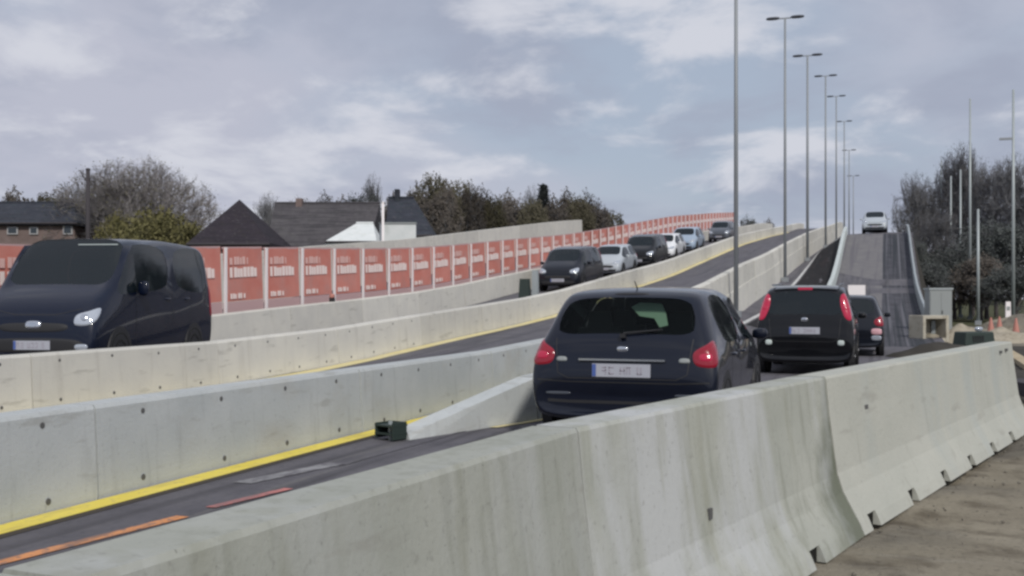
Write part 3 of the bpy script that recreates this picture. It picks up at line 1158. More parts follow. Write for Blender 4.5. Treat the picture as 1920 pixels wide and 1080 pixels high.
tree('big', 262, 78, 297, 'large bare domed tree behind the houses on the left', wpx=330)
tree('bare', 150, 84, 330, 'smaller bare tree on the left flank of the domed tree', wpx=150)
tree('shrub', 300, 72, 398, 'yellow green shrub growing below the domed bare tree', wpx=200)
tree('shrub', 225, 74, 404, 'dull yellow shrub left of the brighter shrub under the domed tree', wpx=110)
tree('brown', 30, 95, 362, 'low distant tree above the dark roof at the left edge', 'distant trees behind the houses', wpx=110)
tree('olive', 90, 98, 366, 'low distant tree between the left roof and the bare trees', 'distant trees behind the houses', wpx=100)
tree('bare', 505, 96, 358, 'grey bare tree rising behind the brown pointed roof', 'distant trees behind the houses', wpx=90)
tree('bare', 560, 100, 366, 'grey bare tree behind the left end of the long grey roof', 'distant trees behind the houses', wpx=100)
tree('brown', 610, 105, 370, 'brownish tree behind the middle of the long grey roof', 'distant trees behind the houses', wpx=90)
tree('dark', 675, 92, 342, 'dark evergreen tree behind the right end of the long roof', 'distant trees behind the houses', wpx=90)
tree('bare', 700, 98, 322, 'thin bare tree sticking up beside the dark evergreen', 'distant trees behind the houses', wpx=60)
tree('olive', 815, 100, 330, 'tall olive tree right of the navy roof', 'distant trees behind the houses', wpx=110)
tree('olive', 862, 105, 342, 'olive tree on the right shoulder of the tall olive tree', 'distant trees behind the houses', wpx=100)
tree('brown', 780, 104, 352, 'brown tree just behind the navy roof', 'distant trees behind the houses', wpx=80)
tree('brown', 905, 106, 358, 'brown tree above the cream parapet, left half of the wood', 'distant trees behind the houses', wpx=90)
tree('brown', 950, 108, 366, 'brown tree in the low middle of the wood', 'distant trees behind the houses', wpx=90)
tree('bare', 1000, 110, 344, 'pale bare tree just left of the dark conifer', 'distant trees behind the houses', wpx=60)
for i, (px, ty, kk) in enumerate([(835, 352, 'brown'), (885, 352, 'brown'), (925, 372, 'olive'), (975, 376, 'brown'), (1000, 378, 'olive'), (1040, 376, 'brown'), (1085, 372, 'olive'),
                                 (1122, 384, 'brown'), (800, 366, 'brown'), (850, 372, 'olive'), (645, 378, 'brown'), (740, 372, 'brown'), (600, 380, 'bare'), (530, 378, 'bare')]):
    tree(kk, px, 92 + i % 4, ty, 'lower %s tree in the wood behind the parapet, about %s from its left' % ({'brown': 'brown', 'olive': 'olive', 'bare': 'bare'}[kk], ORD[[12, 13, 10, 11, 0, 2, 1, 3, 4, 5, 6, 7, 8, 9][i]]),
         'lower trees of the wood', wpx=88)
tree('conifer', 1019, 104, 345, 'dark narrow conifer standing out of the wood')
tree('brown', 1065, 110, 364, 'round brown tree right of the conifer', 'distant trees behind the houses', wpx=90)
tree('brown', 1100, 112, 366, 'second round brown tree right of the conifer', 'distant trees behind the houses', wpx=90)
tree('olive', 1145, 125, 398, 'low tree at the right end of the wood, above the banners', 'distant trees behind the houses', wpx=80)
tree('dark', 1405, 150, 398, 'small dark tree on the skyline beside the nearest lamp post', wpx=44, base=4)
tree('brown', 1440, 160, 415, 'faint low tree on the skyline between the first two lamp posts', wpx=50, base=4)
rtree = [('bare', 1735, 105, 345, 100, 'dark tree nearest the far ramp'), ('bare', 1718, 98, 318, 110, 'bare branching tree leaning over the far ramp'),
         ('bare', 1775, 100, 300, 110, 'grey bare tree behind the thin pale poles'), ('bare', 1800, 96, 262, 110, 'bare tree poking above the dark trees behind the poles'),
         ('bare', 1825, 95, 290, 120, 'grey bare tree behind the tall left pole'), ('bare', 1868, 90, 296, 140, 'grey bare tree between the two tall poles'),
         ('bare', 1905, 86, 285, 140, 'grey bare tree behind the thick right pole'), ('bare', 1950, 84, 290, 140, 'grey bare tree at the right edge behind the thick pole'),
         ('bare', 1760, 90, 390, 120, 'low grey bare tree at the foot of the thin poles'), ('dark', 1850, 82, 400, 130, 'low dark tree between the two tall poles'),
         ('dark', 1905, 78, 410, 130, 'low dark tree at the foot of the thick right pole'), ('dark', 1720, 86, 440, 60, 'low dark tree just right of the ramp rail'),
         ('dark', 1790, 78, 450, 120, 'low dark tree behind the short pale pole'), ('brown', 1840, 74, 480, 120, 'lowest brown tree above the work strip'),
         ('dark', 1745, 74, 480, 80, 'lowest dark tree behind the grey cabinet'), ('dark', 1900, 70, 490, 130, 'lowest dark tree behind the white marker post')]
for k, px, d, ty, w, lb in rtree:
    tree(k, px, d, ty, lb, 'trees right of the far ramp', wpx=w)


# ------------------------------------------------------------------ houses
def win(root, cx, z, w, h, y):
    b = MB(); b.box((cx, y, z), (w, .12, h))
    f = b.build('window', M['window_frame'], root)
    b = MB(); b.box((cx, y - .07, z), (w - .16, .02, h - .16))
    b.build('pane', M['window_glass'], f)


def house(pxc, d, px0, px1, ridge_y, eave_y, roofmat, wallmat, label, kind='gable_side', depth=8, r0=None, r1=None, chim=None, wins=(), base=0):
    """local x = across the picture, local y = away from the camera"""
    x, y = px2w(pxc, d)
    root = empty('house', (x, y, 0), (0, 0, TH))
    tag(root, label, 'house')
    k = d / 2000
    a0, a1 = (px0 - pxc) * k, (px1 - pxc) * k
    rz, ez = zpx(ridge_y, d), zpx(eave_y, d)
    kr = (d + depth / 2) / 2000
    rz = zpx(ridge_y, d + depth / 2)
    sh = (pxc - 960) * (kr - k)
    ra0 = (r0 - pxc) * kr + sh if r0 is not None else a0
    ra1 = (r1 - pxc) * kr + sh if r1 is not None else a1
    b = MB(); b.box(((a0 + a1) / 2, depth / 2, ez / 2 - .05), (a1 - a0 - .7, depth - .7, ez - .0))
    b.build('wall', wallmat, root)
    b = MB()
    yr = depth / 2
    e = [(a0, 0, ez), (a1, 0, ez), (a1, depth, ez), (a0, depth, ez)]
    t0, t1 = (ra0, yr, rz), (ra1, yr, rz)
    if abs(ra1 - ra0) < .3:
        t1 = (ra0, yr, rz)
        b.poly([e[0], e[1], t0]); b.poly([e[1], e[2], t0]); b.poly([e[2], e[3], t0]); b.poly([e[3], e[0], t0])
    else:
        b.poly([e[0], e[1], t1, t0]); b.poly([e[2], e[3], t0, t1]); b.poly([e[1], e[2], t1]); b.poly([e[3], e[0], t0])
    b.box(((a0 + a1) / 2, depth / 2, ez - .1), (a1 - a0, depth, .2))
    rf = b.build('roof', roofmat, root)
    b = MB(); b.tube((a0, -.06, ez - .06), (a1, -.06, ez - .06), .07, .07, 6)
    b.build('gutter', M['wood_dark'], rf)
    if abs(ra1 - ra0) >= .3:
        b = MB(); b.tube(t0, t1, .10, .10, 6)
        b.build('ridge_cap', roofmat, rf)
    if chim:
        cx, cw, cy = chim
        c = (cx - pxc) * kr + sh
        ct = zpx(cy, d + depth / 2)
        b = MB(); b.box((c, yr, (ct + rz) / 2 - .4), (cw * k, .7, ct - rz + .9))
        b.build('chimney', M['brick'] if roofmat is not M['roof_slate'] else M['roof_slate'], rf)
    for (wx, wy, ww, wh) in wins:
        win(root, (wx - pxc) * k, zpx(wy, d), ww * k, wh * k, .30)
    return root


house(20, 74, -130, 145, 380, 417, M['roof_slate'], M['brick'], 'house with a long low dark slate roof at the left edge', depth=7, r0=-120, r1=138,
      wins=[(20, 432, 20, 14), (60, 432, 16, 14), (124, 428, 18, 22)])
house(430, 62, 350, 506, 374, 456, M['roof_brown'], M['brick'], 'house with a dark brown pointed roof above the red banners', depth=7, r0=449, r1=449)
b_long = house(575, 70, 498, 690, 381, 470, M['roof_grey'], M['brick'], 'house with a long grey tiled roof behind the banners', depth=9, r0=515, r1=712,
               chim=(562, 12, 374), wins=[])
house(660, 62, 610, 706, 419, 452, M['white_wall'], M['white_wall'], 'small whitewashed annex with a white sloping roof beside the grey roofed house', depth=4, r0=668, r1=700)
h5 = house(765, 66, 722, 812, 371, 440, M['roof_slate'], M['white_wall'], 'house with a steep navy slate roof and chimney behind a white wall', depth=6, r0=728, r1=776,
           chim=(745, 9, 357))


def white_wall():
    x, y = px2w(746, 60)
    root = empty('garden_wall', (x, y, 0), (0, 0, TH))
    tag(root, 'white rendered wall in front of the navy roofed house', 'wall')
    k = 60 / 2000
    b = MB(); b.box((0, 0, zpx(420, 60) / 2), (68 * k, .3, zpx(420, 60)))
    b.build('wall_face', M['white_wall'], root)
    b = MB(); b.box((0, 0, zpx(420, 60) + .04), (70 * k, .4, .09))
    b.build('coping', M['cabinet'], root)


white_wall()


def simple_pole(name, px, d, top, r, mat, label, cat):
    x, y = px2w(px, d)
    root = empty(name, (x, y, -.05))
    tag(root, label, cat)
    h = zpx(top, d) + .05
    b = MB(); b.tube((0, 0, 0), (0, 0, h), r, r * .8, 8)
    b.build('pole', mat, root, smooth=True)
    b = MB(); b.ball((0, 0, h), (r * .85, r * .85, r * .6), nu=8, nv=6)
    b.build('finial', mat, root, smooth=True)
    return root, h


simple_pole('flagpole', 718, 59, 380, .09, M['white_post'], 'white flagpole standing before the white wall and navy roof', 'flagpole')
up, uh = simple_pole('utility_pole', 165, 71, 318, .17, M['wood_dark'], 'dark wooden pole standing in front of the bare domed tree', 'pole')
b = MB(); b.box((0, 0, uh - .6), (.44, .10, .10))
b.build('cross_arm', M['wood_dark'], up)


# ------------------------------------------------------------------ cars
def interp_glass(i, kinds): return kinds.get(i)


def car_shell(stations, glass_top, glass_side, name):
    """stations from rear to front: (y, zb, wl, zbelt, wb, zt, wt). returns dict of meshes per region"""
    vs, fs, ms = [], [], []
    P = 9
    for (y, zb, wl, zk, wb, zt, wt) in stations:
        zc = min(.035, (zt - zk) * .3)
        zm = zb + (zk - zb) * .5
        half = [(0, zb), (wl * .88, zb), (wl, zb + min(.10, (zk - zb) * .25)), ((wl + wb) / 2 + .012, zm), (wb, zk), (wt + .01, zt - zc * 1.6),
                (wt - .06, zt - zc * .25), (wt * .55, zt + .008), (0, zt + .015)]
        for x, z in half: vs.append((x, y, z))
        for x, z in half[1:-1][::-1]: vs.append((-x, y, z))
    n = 2 * P - 2
    mats = {}

    def mid(k):
        if k not in mats: mats[k] = len(mats)
        return mats[k]
    mid('body')
    for s in range(len(stations) - 1):
        for i in range(n):
            j = (i + 1) % n
            a = s * n
            fs.append((a + i, a + n + i, a + n + j, a + j))
            key = 'body'
            if s in glass_top and i in (6, 7, 8, 9): key = glass_top[s]
            if s in glass_side:
                if i == 4: key = glass_side[s] + '+'
                if i == n - 5: key = glass_side[s] + '-'
            ms.append(mid(key))
    # end caps: strips across
    for a, flip in ((0, False), ((len(stations) - 1) * n, True)):
        for i in range(P - 1):
            l0, l1 = a + i, a + i + 1
            r0, r1 = a + (n - i) % n, a + (n - i - 1) % n
            f = [l0, l1, r1, r0]
            f = list(dict.fromkeys(f))
            if len(f) > 2:
                fs.append(tuple(f if not flip else f[::-1])); ms.append(0)
    me = bpy.data.meshes.new(name + '_cage')
    me.from_pydata(vs, [], fs)
    dummy = [bpy.data.materials.get('dummy') or bpy.data.materials.new('dummy')]
    for _ in mats: me.materials.append(dummy[0])
    me.polygons.foreach_set('material_index', ms)
    bm = bmesh.new(); bm.from_mesh(me)
    bmesh.ops.recalc_face_normals(bm, faces=bm.faces)
    bm.to_mesh(me); bm.free()
    # crease around the glass so that its outline stays crisp
    ob = bpy.data.objects.new('cage', me)
    COL.objects.link(ob)
    cr = me.attributes.new('crease_edge', 'FLOAT', 'EDGE')
    efm = {}
    for p in me.polygons:
        for ek in p.edge_keys:
            efm.setdefault(ek, []).append(p.material_index)
    vals = []
    for e in me.edges:
        k = efm.get(tuple(sorted(e.vertices)), [])
        vals.append(.8 if len(set(k)) > 1 else 0.0)
    cr.data.foreach_set('value', vals)
    md = ob.modifiers.new('sub', 'SUBSURF'); md.levels = 2; md.render_levels = 2
    dg = bpy.context.evaluated_depsgraph_get()
    ev = ob.evaluated_get(dg)
    em = ev.to_mesh()
    V = [v.co.copy() for v in em.vertices]
    VN = [v.normal.copy() for v in em.vertices]
    res = {}
    for key, mi in mats.items():
        used, faces = {}, []
        for p in em.polygons:
            if p.material_index == mi:
                f = []
                for vi in p.vertices:
                    if vi not in used: used[vi] = len(used)
                    f.append(used[vi])
                faces.append(f)
        inset = 0.0 if key == 'body' else -.004
        co = [None] * len(used)
        for vi, k in used.items():
            co[k] = V[vi] + VN[vi] * inset
        m2 = bpy.data.meshes.new({'body': 'body'}.get(key, key.rstrip('+-')))
        m2.from_pydata([tuple(c) for c in co], [], faces)
        m2.polygons.foreach_set('use_smooth', [True] * len(faces))
        m2.update()
        res[key] = m2
    ev.to_mesh_clear()
    bpy.data.objects.remove(ob)
    bpy.data.meshes.remove(me)
    return res


HATCH = [(.07, .30, .66, .36, .72, .43, .66), (.00, .26, .78, .50, .82, .60, .76), (.05, .22, .82, .68, .86, .78, .76), (.10, .2, .84, .80, .868, .95, .75),
         (.145, .2, .845, .86, .868, 1.03, .745), (.42, .2, .84, .93, .865, 1.39, .665), (.54, .2, .84, .945, .865, 1.46, .66), (.95, .2, .84, .95, .868, 1.49, .655),
         (1.72, .2, .84, .94, .87, 1.50, .655), (1.80, .2, .84, .94, .87, 1.50, .655), (2.55, .2, .84, .93, .868, 1.45, .64), (3.15, .2, .84, .92, .86, 1.06, .72),
         (3.62, .2, .84, .84, .85, .93, .66), (3.90, .2, .80, .66, .80, .78, .60), (4.02, .24, .70, .48, .74, .60, .55), (4.03, .3, .6, .38, .64, .42, .5)]
HATCH_T = {4: 'rear_window', 10: 'windscreen'}
HATCH_S = {6: 'quarter_window', 7: 'side_window', 9: 'door_window', 10: 'front_quarter'}
MPV = [(.06, .34, .68, .40, .74, .48, .66), (.00, .28, .80, .52, .83, .64, .76), (.04, .24, .83, .70, .86, .84, .76), (.06, .22, .84, .86, .865, 1.02, .72),
       (.075, .22, .845, .95, .865, 1.10, .77), (.20, .22, .85, 1.02, .865, 1.53, .70), (.32, .22, .85, 1.03, .865, 1.61, .69), (.80, .22, .85, 1.03, .868, 1.65, .69),
       (1.70, .22, .85, 1.02, .87, 1.66, .69), (1.78, .22, .85, 1.02, .87, 1.66, .69), (2.65, .22, .85, 1.0, .868, 1.59, .67), (3.30, .22, .85, .98, .86, 1.14, .70),
       (3.72, .22, .84, .90, .85, 1.0, .68), (4.0, .22, .80, .70, .80, .84, .62), (4.08, .26, .70, .5, .74, .64, .55), (4.09, .32, .6, .4, .64, .44, .5)]
VAN = [(.05, .36, .76, .44, .82, .54, .76), (.0, .30, .88, .60, .91, .76, .86), (.03, .26, .92, .9, .94, 1.0, .87), (.05, .24, .93, 1.1, .945, 1.22, .87),
       (.06, .24, .93, 1.2, .945, 1.32, .87), (.14, .24, .93, 1.24, .945, 1.92, .85), (.24, .24, .93, 1.25, .945, 2.03, .84), (.60, .24, .93, 1.25, .948, 2.06, .84),
       (1.75, .24, .93, 1.25, .95, 2.08, .845), (1.84, .24, .93, 1.25, .95, 2.08, .845), (3.18, .24, .93, 1.24, .948, 2.04, .85), (3.80, .24, .93, 1.20, .94, 1.33, .89),
       (4.12, .24, .92, 1.10, .93, 1.20, .84), (4.42, .24, .90, .86, .91, 1.0, .80), (4.52, .28, .84, .6, .87, .74, .74), (4.53, .34, .74, .44, .78, .5, .66)]
SHELL = {'hatch': car_shell(HATCH, HATCH_T, HATCH_S, 'hatch'), 'mpv': car_shell(MPV, HATCH_T, HATCH_S, 'mpv'),
         'van': car_shell(VAN, HATCH_T, HATCH_S, 'van')}
DIM = {'hatch': dict(L=4.03, w=.86, belt=.92, top=1.49, wy=(.72, 3.28), r=.31), 'mpv': dict(L=4.09, w=.86, belt=1.0, top=1.65, wy=(.70, 3.30), r=.32),
       'van': dict(L=4.53, w=.945, belt=1.24, top=2.08, wy=(.85, 3.75), r=.34)}


from mathutils.bvhtree import BVHTree


def shell_bvh(kind):
    vs, fs = [], []
    for me in SHELL[kind].values():
        k = len(vs)
        vs += [v.co.copy() for v in me.vertices]
        fs += [tuple(k + i for i in p.vertices) for p in me.polygons]
    return BVHTree.FromPolygons(vs, fs)


BVH = {k: shell_bvh(k) for k in SHELL}


def cast(kind, p, d):
    h = BVH[kind].ray_cast(p + d * 1.2, -d, 2.2)
    if h[0] is None:
        h = BVH[kind].find_nearest(p)
    n = h[1]
    if n.dot(d) < 0: n = -n
    return h[0], n


def smooth_loop(pts, n=30):
    m = len(pts)
    out = []
    for k in range(n):
        u = k / n * m
        i = int(u); f = u - i
        p0, p1, p2, p3 = (Vector(pts[(i + q) % m]) for q in (-1, 0, 1, 2))
        out.append(.5 * ((2 * p1) + (p2 - p0) * f + (2 * p0 - 5 * p1 + 4 * p2 - p3) * f * f + (3 * p1 - p0 - 3 * p2 + p3) * f ** 3))
    return out


def patch(name, kind, root, c, d, outline, mat, off=.014, side=1, n=30):
    """a lens or panel that follows the car's skin"""
    d = Vector(d).normalized(); c = Vector(c)
    U = Vector((-d.y, d.x, 0)).normalized()
    if U.x * side < 0: U = -U
    V = d.cross(U)
    if V.z < 0: V = -V
    loop = smooth_loop(outline, n)
    cen = sum(loop, Vector((0, 0))) / n
    b = MB()
    rings = (0.02, .4, .75, .93, 1.0)
    for r in rings:
        for q in loop:
            w = cen + (q - cen) * r
            h, nn = cast(kind, c + U * w.x + V * w.y, d)
            o = off * (1 - r ** 8) if r < 1 else -.006
            p = h + nn * o
            b.v.append(tuple(p))
    for j in range(len(rings) - 1):
        for i in range(n):
            q = (i + 1) % n
            b.f.append((j * n + i, j * n + q, (j + 1) * n + q, (j + 1) * n + i)); b.m.append(0)
    b.f.append(tuple(range(n))); b.m.append(0)
    return b.build(name, mat, root, smooth=True)


def seam(name, kind, root, pts, d, mat, w=.010, step=.06):
    d = Vector(d).normalized()
    P = []
    for a, b_ in zip(pts, pts[1:]):
        a, b_ = Vector(a), Vector(b_)
        k = max(1, int((b_ - a).length / step))
        for i in range(k): P.append(a.lerp(b_, i / k))
    P.append(Vector(pts[-1]))
    H_ = [cast(kind, p, d) for p in P]
    b = MB()
    for i, (h, nn) in enumerate(H_):
        tn = (H_[min(i + 1, len(H_) - 1)][0] - H_[max(i - 1, 0)][0])
        if tn.length < 1e-6: tn = Vector((0, 0, 1))
        sd_ = tn.normalized().cross(nn).normalized() * w / 2
        q = h + nn * .0025
        b.v += [tuple(q - sd_), tuple(q + sd_)]
    for i in range(len(P) - 1):
        b.f.append((2 * i, 2 * i + 1, 2 * i + 3, 2 * i + 2)); b.m.append(0)
    return b.build(name, mat, root)


def wheel_mesh(r):
    b = MB()
    prof = [(.0, r * .55), (.02, r * .80), (.0, r * .93), (.03, r), (.17, r), (.20, r * .93), (.20, r * .6)]
    n = 20
    k = 0
    for (x, rr) in prof:
        for i in range(n):
            a = 2 * math.pi * i / n
            b.v.append((x, math.cos(a) * rr, math.sin(a) * rr))
    for j in range(len(prof) - 1):
        for i in range(n):
            q = (i + 1) % n
            b.f.append((j * n + i, j * n + q, (j + 1) * n + q, (j + 1) * n + i)); b.m.append(0)
    t = b.mesh('wheel', M['rubber'], smooth=True)
    b = MB()
    b.tube((.03, 0, 0), (.05, 0, 0), r * .62, r * .62, 16)
    for i in range(5):
        a = i * 2 * math.pi / 5
        b.box((.02, math.cos(a) * r * .32, math.sin(a) * r * .32), (.02, .06, .06))
    b.tube((.0, 0, 0), (.05, 0, 0), r * .12, r * .15, 10)
    return t, b.mesh('rim', M['rim'])


WM = {k: wheel_mesh(DIM[k]['r']) for k in DIM}
SEAT = MB()
SEAT.box((0, 0, .45), (.5, .5, .2)); SEAT.box((0, -.28, .78), (.48, .14, .62), taper=.9); SEAT.box((0, -.31, 1.17), (.24, .09, .17), taper=.85)
SEATM = SEAT.mesh('seat', M['seat'])


def lump(name, c, r, mat, root, p=.7):
    b = MB(); b.ball(c, r, p=p)
    return b.build(name, mat, root, smooth=True)


def car(kind, x, y, z, rz, mat, label, group=None, pitch=0.0, detail=2, name='car', cat='car', glass=None, tails=None, light_color=None,
        brake=False, scale=(1, 1, 1)):
    D = DIM[kind]
    root = empty(name, (x, y, z), (pitch, 0, rz))
    root.rotation_mode = 'ZYX' if False else 'XYZ'
    q = Matrix.Rotation(rz, 3, 'Z') @ Matrix.Rotation(pitch, 3, 'X')
    root.rotation_euler = q.to_euler()
    root.scale = scale
    tag(root, label, cat, group)
    gl = glass or M['glass']
    for key, me in SHELL[kind].items():
        m2 = me.copy()
        m2.materials.clear()
        m2.materials.append(mat if key == 'body' else gl)
        link(me.name.split('.')[0] if key == 'body' else key.rstrip('+-'), m2, root)
    L, w, r = D['L'], D['w'], D['r']
    for wy in D['wy']:
        for s in (-1, 1):
            b = MB()
            b.tube((s * (w - .10), wy, r + .02), (s * (w + .004), wy, r + .02), r + .07, r + .05, 24)
            b.build('wheel_arch', M['blackplastic'], root)
            o = link('wheel', WM[kind][0], root, (s * (w + .012), wy, r), (0, 0, math.pi if s > 0 else 0))
            link('rim', WM[kind][1], o)
    # plates front and rear
    for yy, zz, sg in ((-.012, .0, -1), (L + .004, 0, 1)):
        zp = {'hatch': .70, 'mpv': .82, 'van': .6}[kind] if sg < 0 else {'hatch': .42, 'mpv': .45, 'van': .5}[kind]
        if sg < 0: yy = {'hatch': .022, 'mpv': .022, 'van': .0}[kind]
        b = MB(); b.box((0, yy, zp), (.54, .018, .125))
        pl = b.build('number_plate', M['plate'], root)
        b = MB()
        rr = random.Random(int(x * 10))
        u = -.17
        while u < .24:
            ww = rr.uniform(.03, .045)
            for q in rr.sample([(-.5, 0, .2, 1), (.5, 0, .2, 1), (0, .5, 1, .16), (0, 0, 1, .16), (0, -.5, 1, .16)], 3):
                b.box((sg * u + q[0] * ww * .8, yy + sg * .011, zp + q[1] * .06), (max(.008, q[2] * ww), .003, q[3] * .07))
            u += ww + (.022 if rr.random() < .75 else .06)
        b.build('plate_characters', M['plate_text'], pl)
        b = MB(); b.box((-.25 * (1 if sg < 0 else -1), yy + sg * .011, zp), (.035, .003, .115))
        b.build('plate_band', M['plate_blue'], pl)
    # mirrors
    for s in (-1, 1):
        my = {'hatch': 2.72, 'mpv': 2.85, 'van': 3.15}[kind]
        lump('mirror', (s * (w + .09), my, D['belt'] + .06), (.085, .05, .062 if kind != 'van' else .11), mat, root)
    # lamps
    tz = {'hatch': .85, 'mpv': 1.25, 'van': 1.1}[kind]
    tout = {'hatch': [(-.12, -.07), (-.11, .03), (.0, .10), (.12, .14), (.14, .03), (.08, -.10), (-.06, -.11)],
            'mpv': [(-.07, -.18), (-.10, .04), (-.06, .22), (.06, .25), (.10, .05), (.07, -.20), (0, -.25)],
            'van': [(-.08, -.25), (-.09, .2), (.0, .3), (.08, .2), (.08, -.25)]}[kind]
    hout = {'hatch': [(-.20, -.06), (-.17, .03), (.08, .10), (.24, .11), (.16, -.03), (0, -.09)],
            'mpv': [(-.18, -.07), (-.16, .04), (.06, .12), (.22, .14), (.16, -.03), (0, -.10)],
            'van': [(-.16, -.10), (-.14, .04), (.04, .10), (.20, .15), (.15, -.03), (.02, -.12)]}[kind]
    for s in (-1, 1):
        patch('tail_light', kind, root, (s * (w - .08), .08, tz), (s * .55, -.83, 0), tout, M['brakelight'] if brake else M['taillight'], side=s)
        patch('headlight', kind, root, (s * (w - .20), L - .12, {'hatch': .73, 'mpv': .80, 'van': .88}[kind]), (s * .42, .88, .2), hout, M['headlight'], side=s)
        if detail > 1:
            patch('lamp_bowl', kind, root, (s * (w - .22), L - .1, {'hatch': .735, 'mpv': .81, 'van': .88}[kind]), (s * .42, .88, .2),
                  [(-.06, 0), (-.04, .045), (.0, .06), (.04, .045), (.06, 0), (.04, -.045), (0, -.06), (-.04, -.045)], M['chrome'], off=.022, side=s, n=18)
            patch('tail_lens', kind, root, (s * (w - .10), .08, tz - .02), (s * .55, -.83, 0), [(-.05, -.03), (-.05, .03), (.05, .04), (.05, -.03)], M['brakelight'], off=.022, side=s, n=16)
        sx = s * w
        bl = D['belt']
        fa, fb = {'hatch': (1.76, 2.86), 'mpv': (1.74, 2.95), 'van': (1.80, 3.20)}[kind]
        if detail > 1:
            seam('door_gap', kind, root, [(sx, fa, bl), (sx, fa, .34), (sx, fb - .05, .34), (sx, fb, .6), (sx, fb, bl - .02)], (s, 0, 0), M['blackplastic'])
            seam('door_gap', kind, root, [(sx, .98, bl), (sx, 1.10, .62), (sx, 1.16, .34), (sx, fa, .34)], (s, 0, 0), M['blackplastic'])
            for hy in (fa + .12, 1.12):
                patch('door_handle', kind, root, (sx, hy + .08, bl - .10), (s, 0, 0), [(-.09, -.015), (-.09, .015), (.09, .015), (.09, -.015)], mat, off=.03, side=1, n=14)
    if detail > 1:
        zl = {'hatch': (.62, 1.0), 'mpv': (.62, 1.05), 'van': (.6, 1.25)}[kind]
        seam('hatch_gap', kind, root, [(-.64, 0, zl[1]), (-.60, 0, zl[0] + .05), (-.5, 0, zl[0]), (.5, 0, zl[0]), (.60, 0, zl[0] + .05), (.64, 0, zl[1])], (0, -1, 0), M['blackplastic'])
        zh = {'hatch': .83, 'mpv': .92, 'van': 1.12}[kind]
        seam('bonnet_gap', kind, root, [(-.66, L - .1, zh - .12), (-.3, L, zh - .2), (.3, L, zh - .2), (.66, L - .1, zh - .12)], (0, 1, 0), M['blackplastic'])
    gz = {'hatch': .52, 'mpv': .56, 'van': .74}[kind]
    patch('grille', kind, root, (0, L, gz), (0, 1, 0), [(-.42, -.05), (-.44, .06), (.44, .06), (.42, -.05)], M['blackplastic'], off=.01)
    gl_ = {'hatch': .33, 'mpv': .34, 'van': .46}[kind]
    patch('lower_grille', kind, root, (0, L, gl_), (0, 1, 0), [(-.66, -.05), (-.62, .06 if kind != 'van' else .12), (.62, .06 if kind != 'van' else .12), (.66, -.05)], M['blackplastic'], off=.01)
    # bumper cladding below, black
    # seats
    for (sx, sy) in ((-.37, 2.1), (.37, 2.1), (-.40, 1.15), (.40, 1.15)):
        zz = {'hatch': 0, 'mpv': .12, 'van': .45}[kind]
        link('seat', SEATM, root, (sx, sy, zz))
    b = MB(); b.box((0, 2.95 if kind != 'van' else 3.45, {'hatch': .84, 'mpv': .92, 'van': 1.15}[kind]), (1.4, .5, .16))
    b.build('dashboard', M['blackplastic'], root)
    return root


def on_road(L, t, extra=.0):
    return (-L, t, H(L, t) + .025 + extra)


def pitch_at(L, t, ln=4.0):
    return math.atan2(H(L, t + ln) - H(L, t), ln)


# dark blue hatchback, seen from behind
c1 = car('hatch', *on_road(2.41, 10.05), 0.0, M['navy'], 'dark navy hatchback seen from behind, right beside the near concrete barrier',
         name='car', scale=(1.065, 1.03, 1.015))
b = MB(); b.box((0, .035, .80), (.80, .03, .018))
b.build('chrome_strip', M['chrome'], c1)
lump('badge', (0, .085, .90), (.055, .012, .028), M['chrome'], c1)
b = MB(); b.tube((.0, .75, 1.47), (.0, .60, 1.56), .008, .005, 6)
b.build('antenna', M['blackplastic'], c1)
b = MB(); b.box((0, .10, 1.03), (.05, .05, .04)); b.tube((0, .12, 1.05), (.36, .14, 1.09), .012, .008, 6)
b.build('rear_wiper', M['blackplastic'], c1)
for s in (-1, 1):
    patch('reversing_light', 'hatch', c1, (s * .57, .09, .80), (0, -1, 0), [(-.045, -.02), (-.04, .02), (.04, .02), (.045, -.02)], M['cabinet'], side=1)
    patch('reflector', 'hatch', c1, (s * .60, .0, .47), (0, -1, 0), [(-.10, -.012), (-.10, .012), (.10, .012), (.10, -.012)], M['grey_paint'], side=1, off=.006)
seam('bumper_seam', 'hatch', c1, [(-.80, .05, .60), (-.5, 0, .585), (.5, 0, .585), (.80, .05, .60)], (0, -1, 0), M['blackplastic'], w=.014)
seam('bumper_seam', 'hatch', c1, [(-.70, .05, .40), (-.5, 0, .39), (.5, 0, .39), (.70, .05, .40)], (0, -1, 0), M['blackplastic'], w=.03)
patch('high_brake_light', 'hatch', c1, (0, .5, 1.42), (0, -1, .4), [(-.14, -.012), (-.14, .012), (.14, .012), (.14, -.012)], M['blackplastic'], off=.01)

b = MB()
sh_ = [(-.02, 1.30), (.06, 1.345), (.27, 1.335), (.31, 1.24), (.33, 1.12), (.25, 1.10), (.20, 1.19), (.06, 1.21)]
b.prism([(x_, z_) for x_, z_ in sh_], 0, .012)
b.build('window_reflection', M['mint'], c1, loc=(0, .55, 0), rot=(0, 0, 0))  # added panel inside the rear window, stands in for its pale green reflection
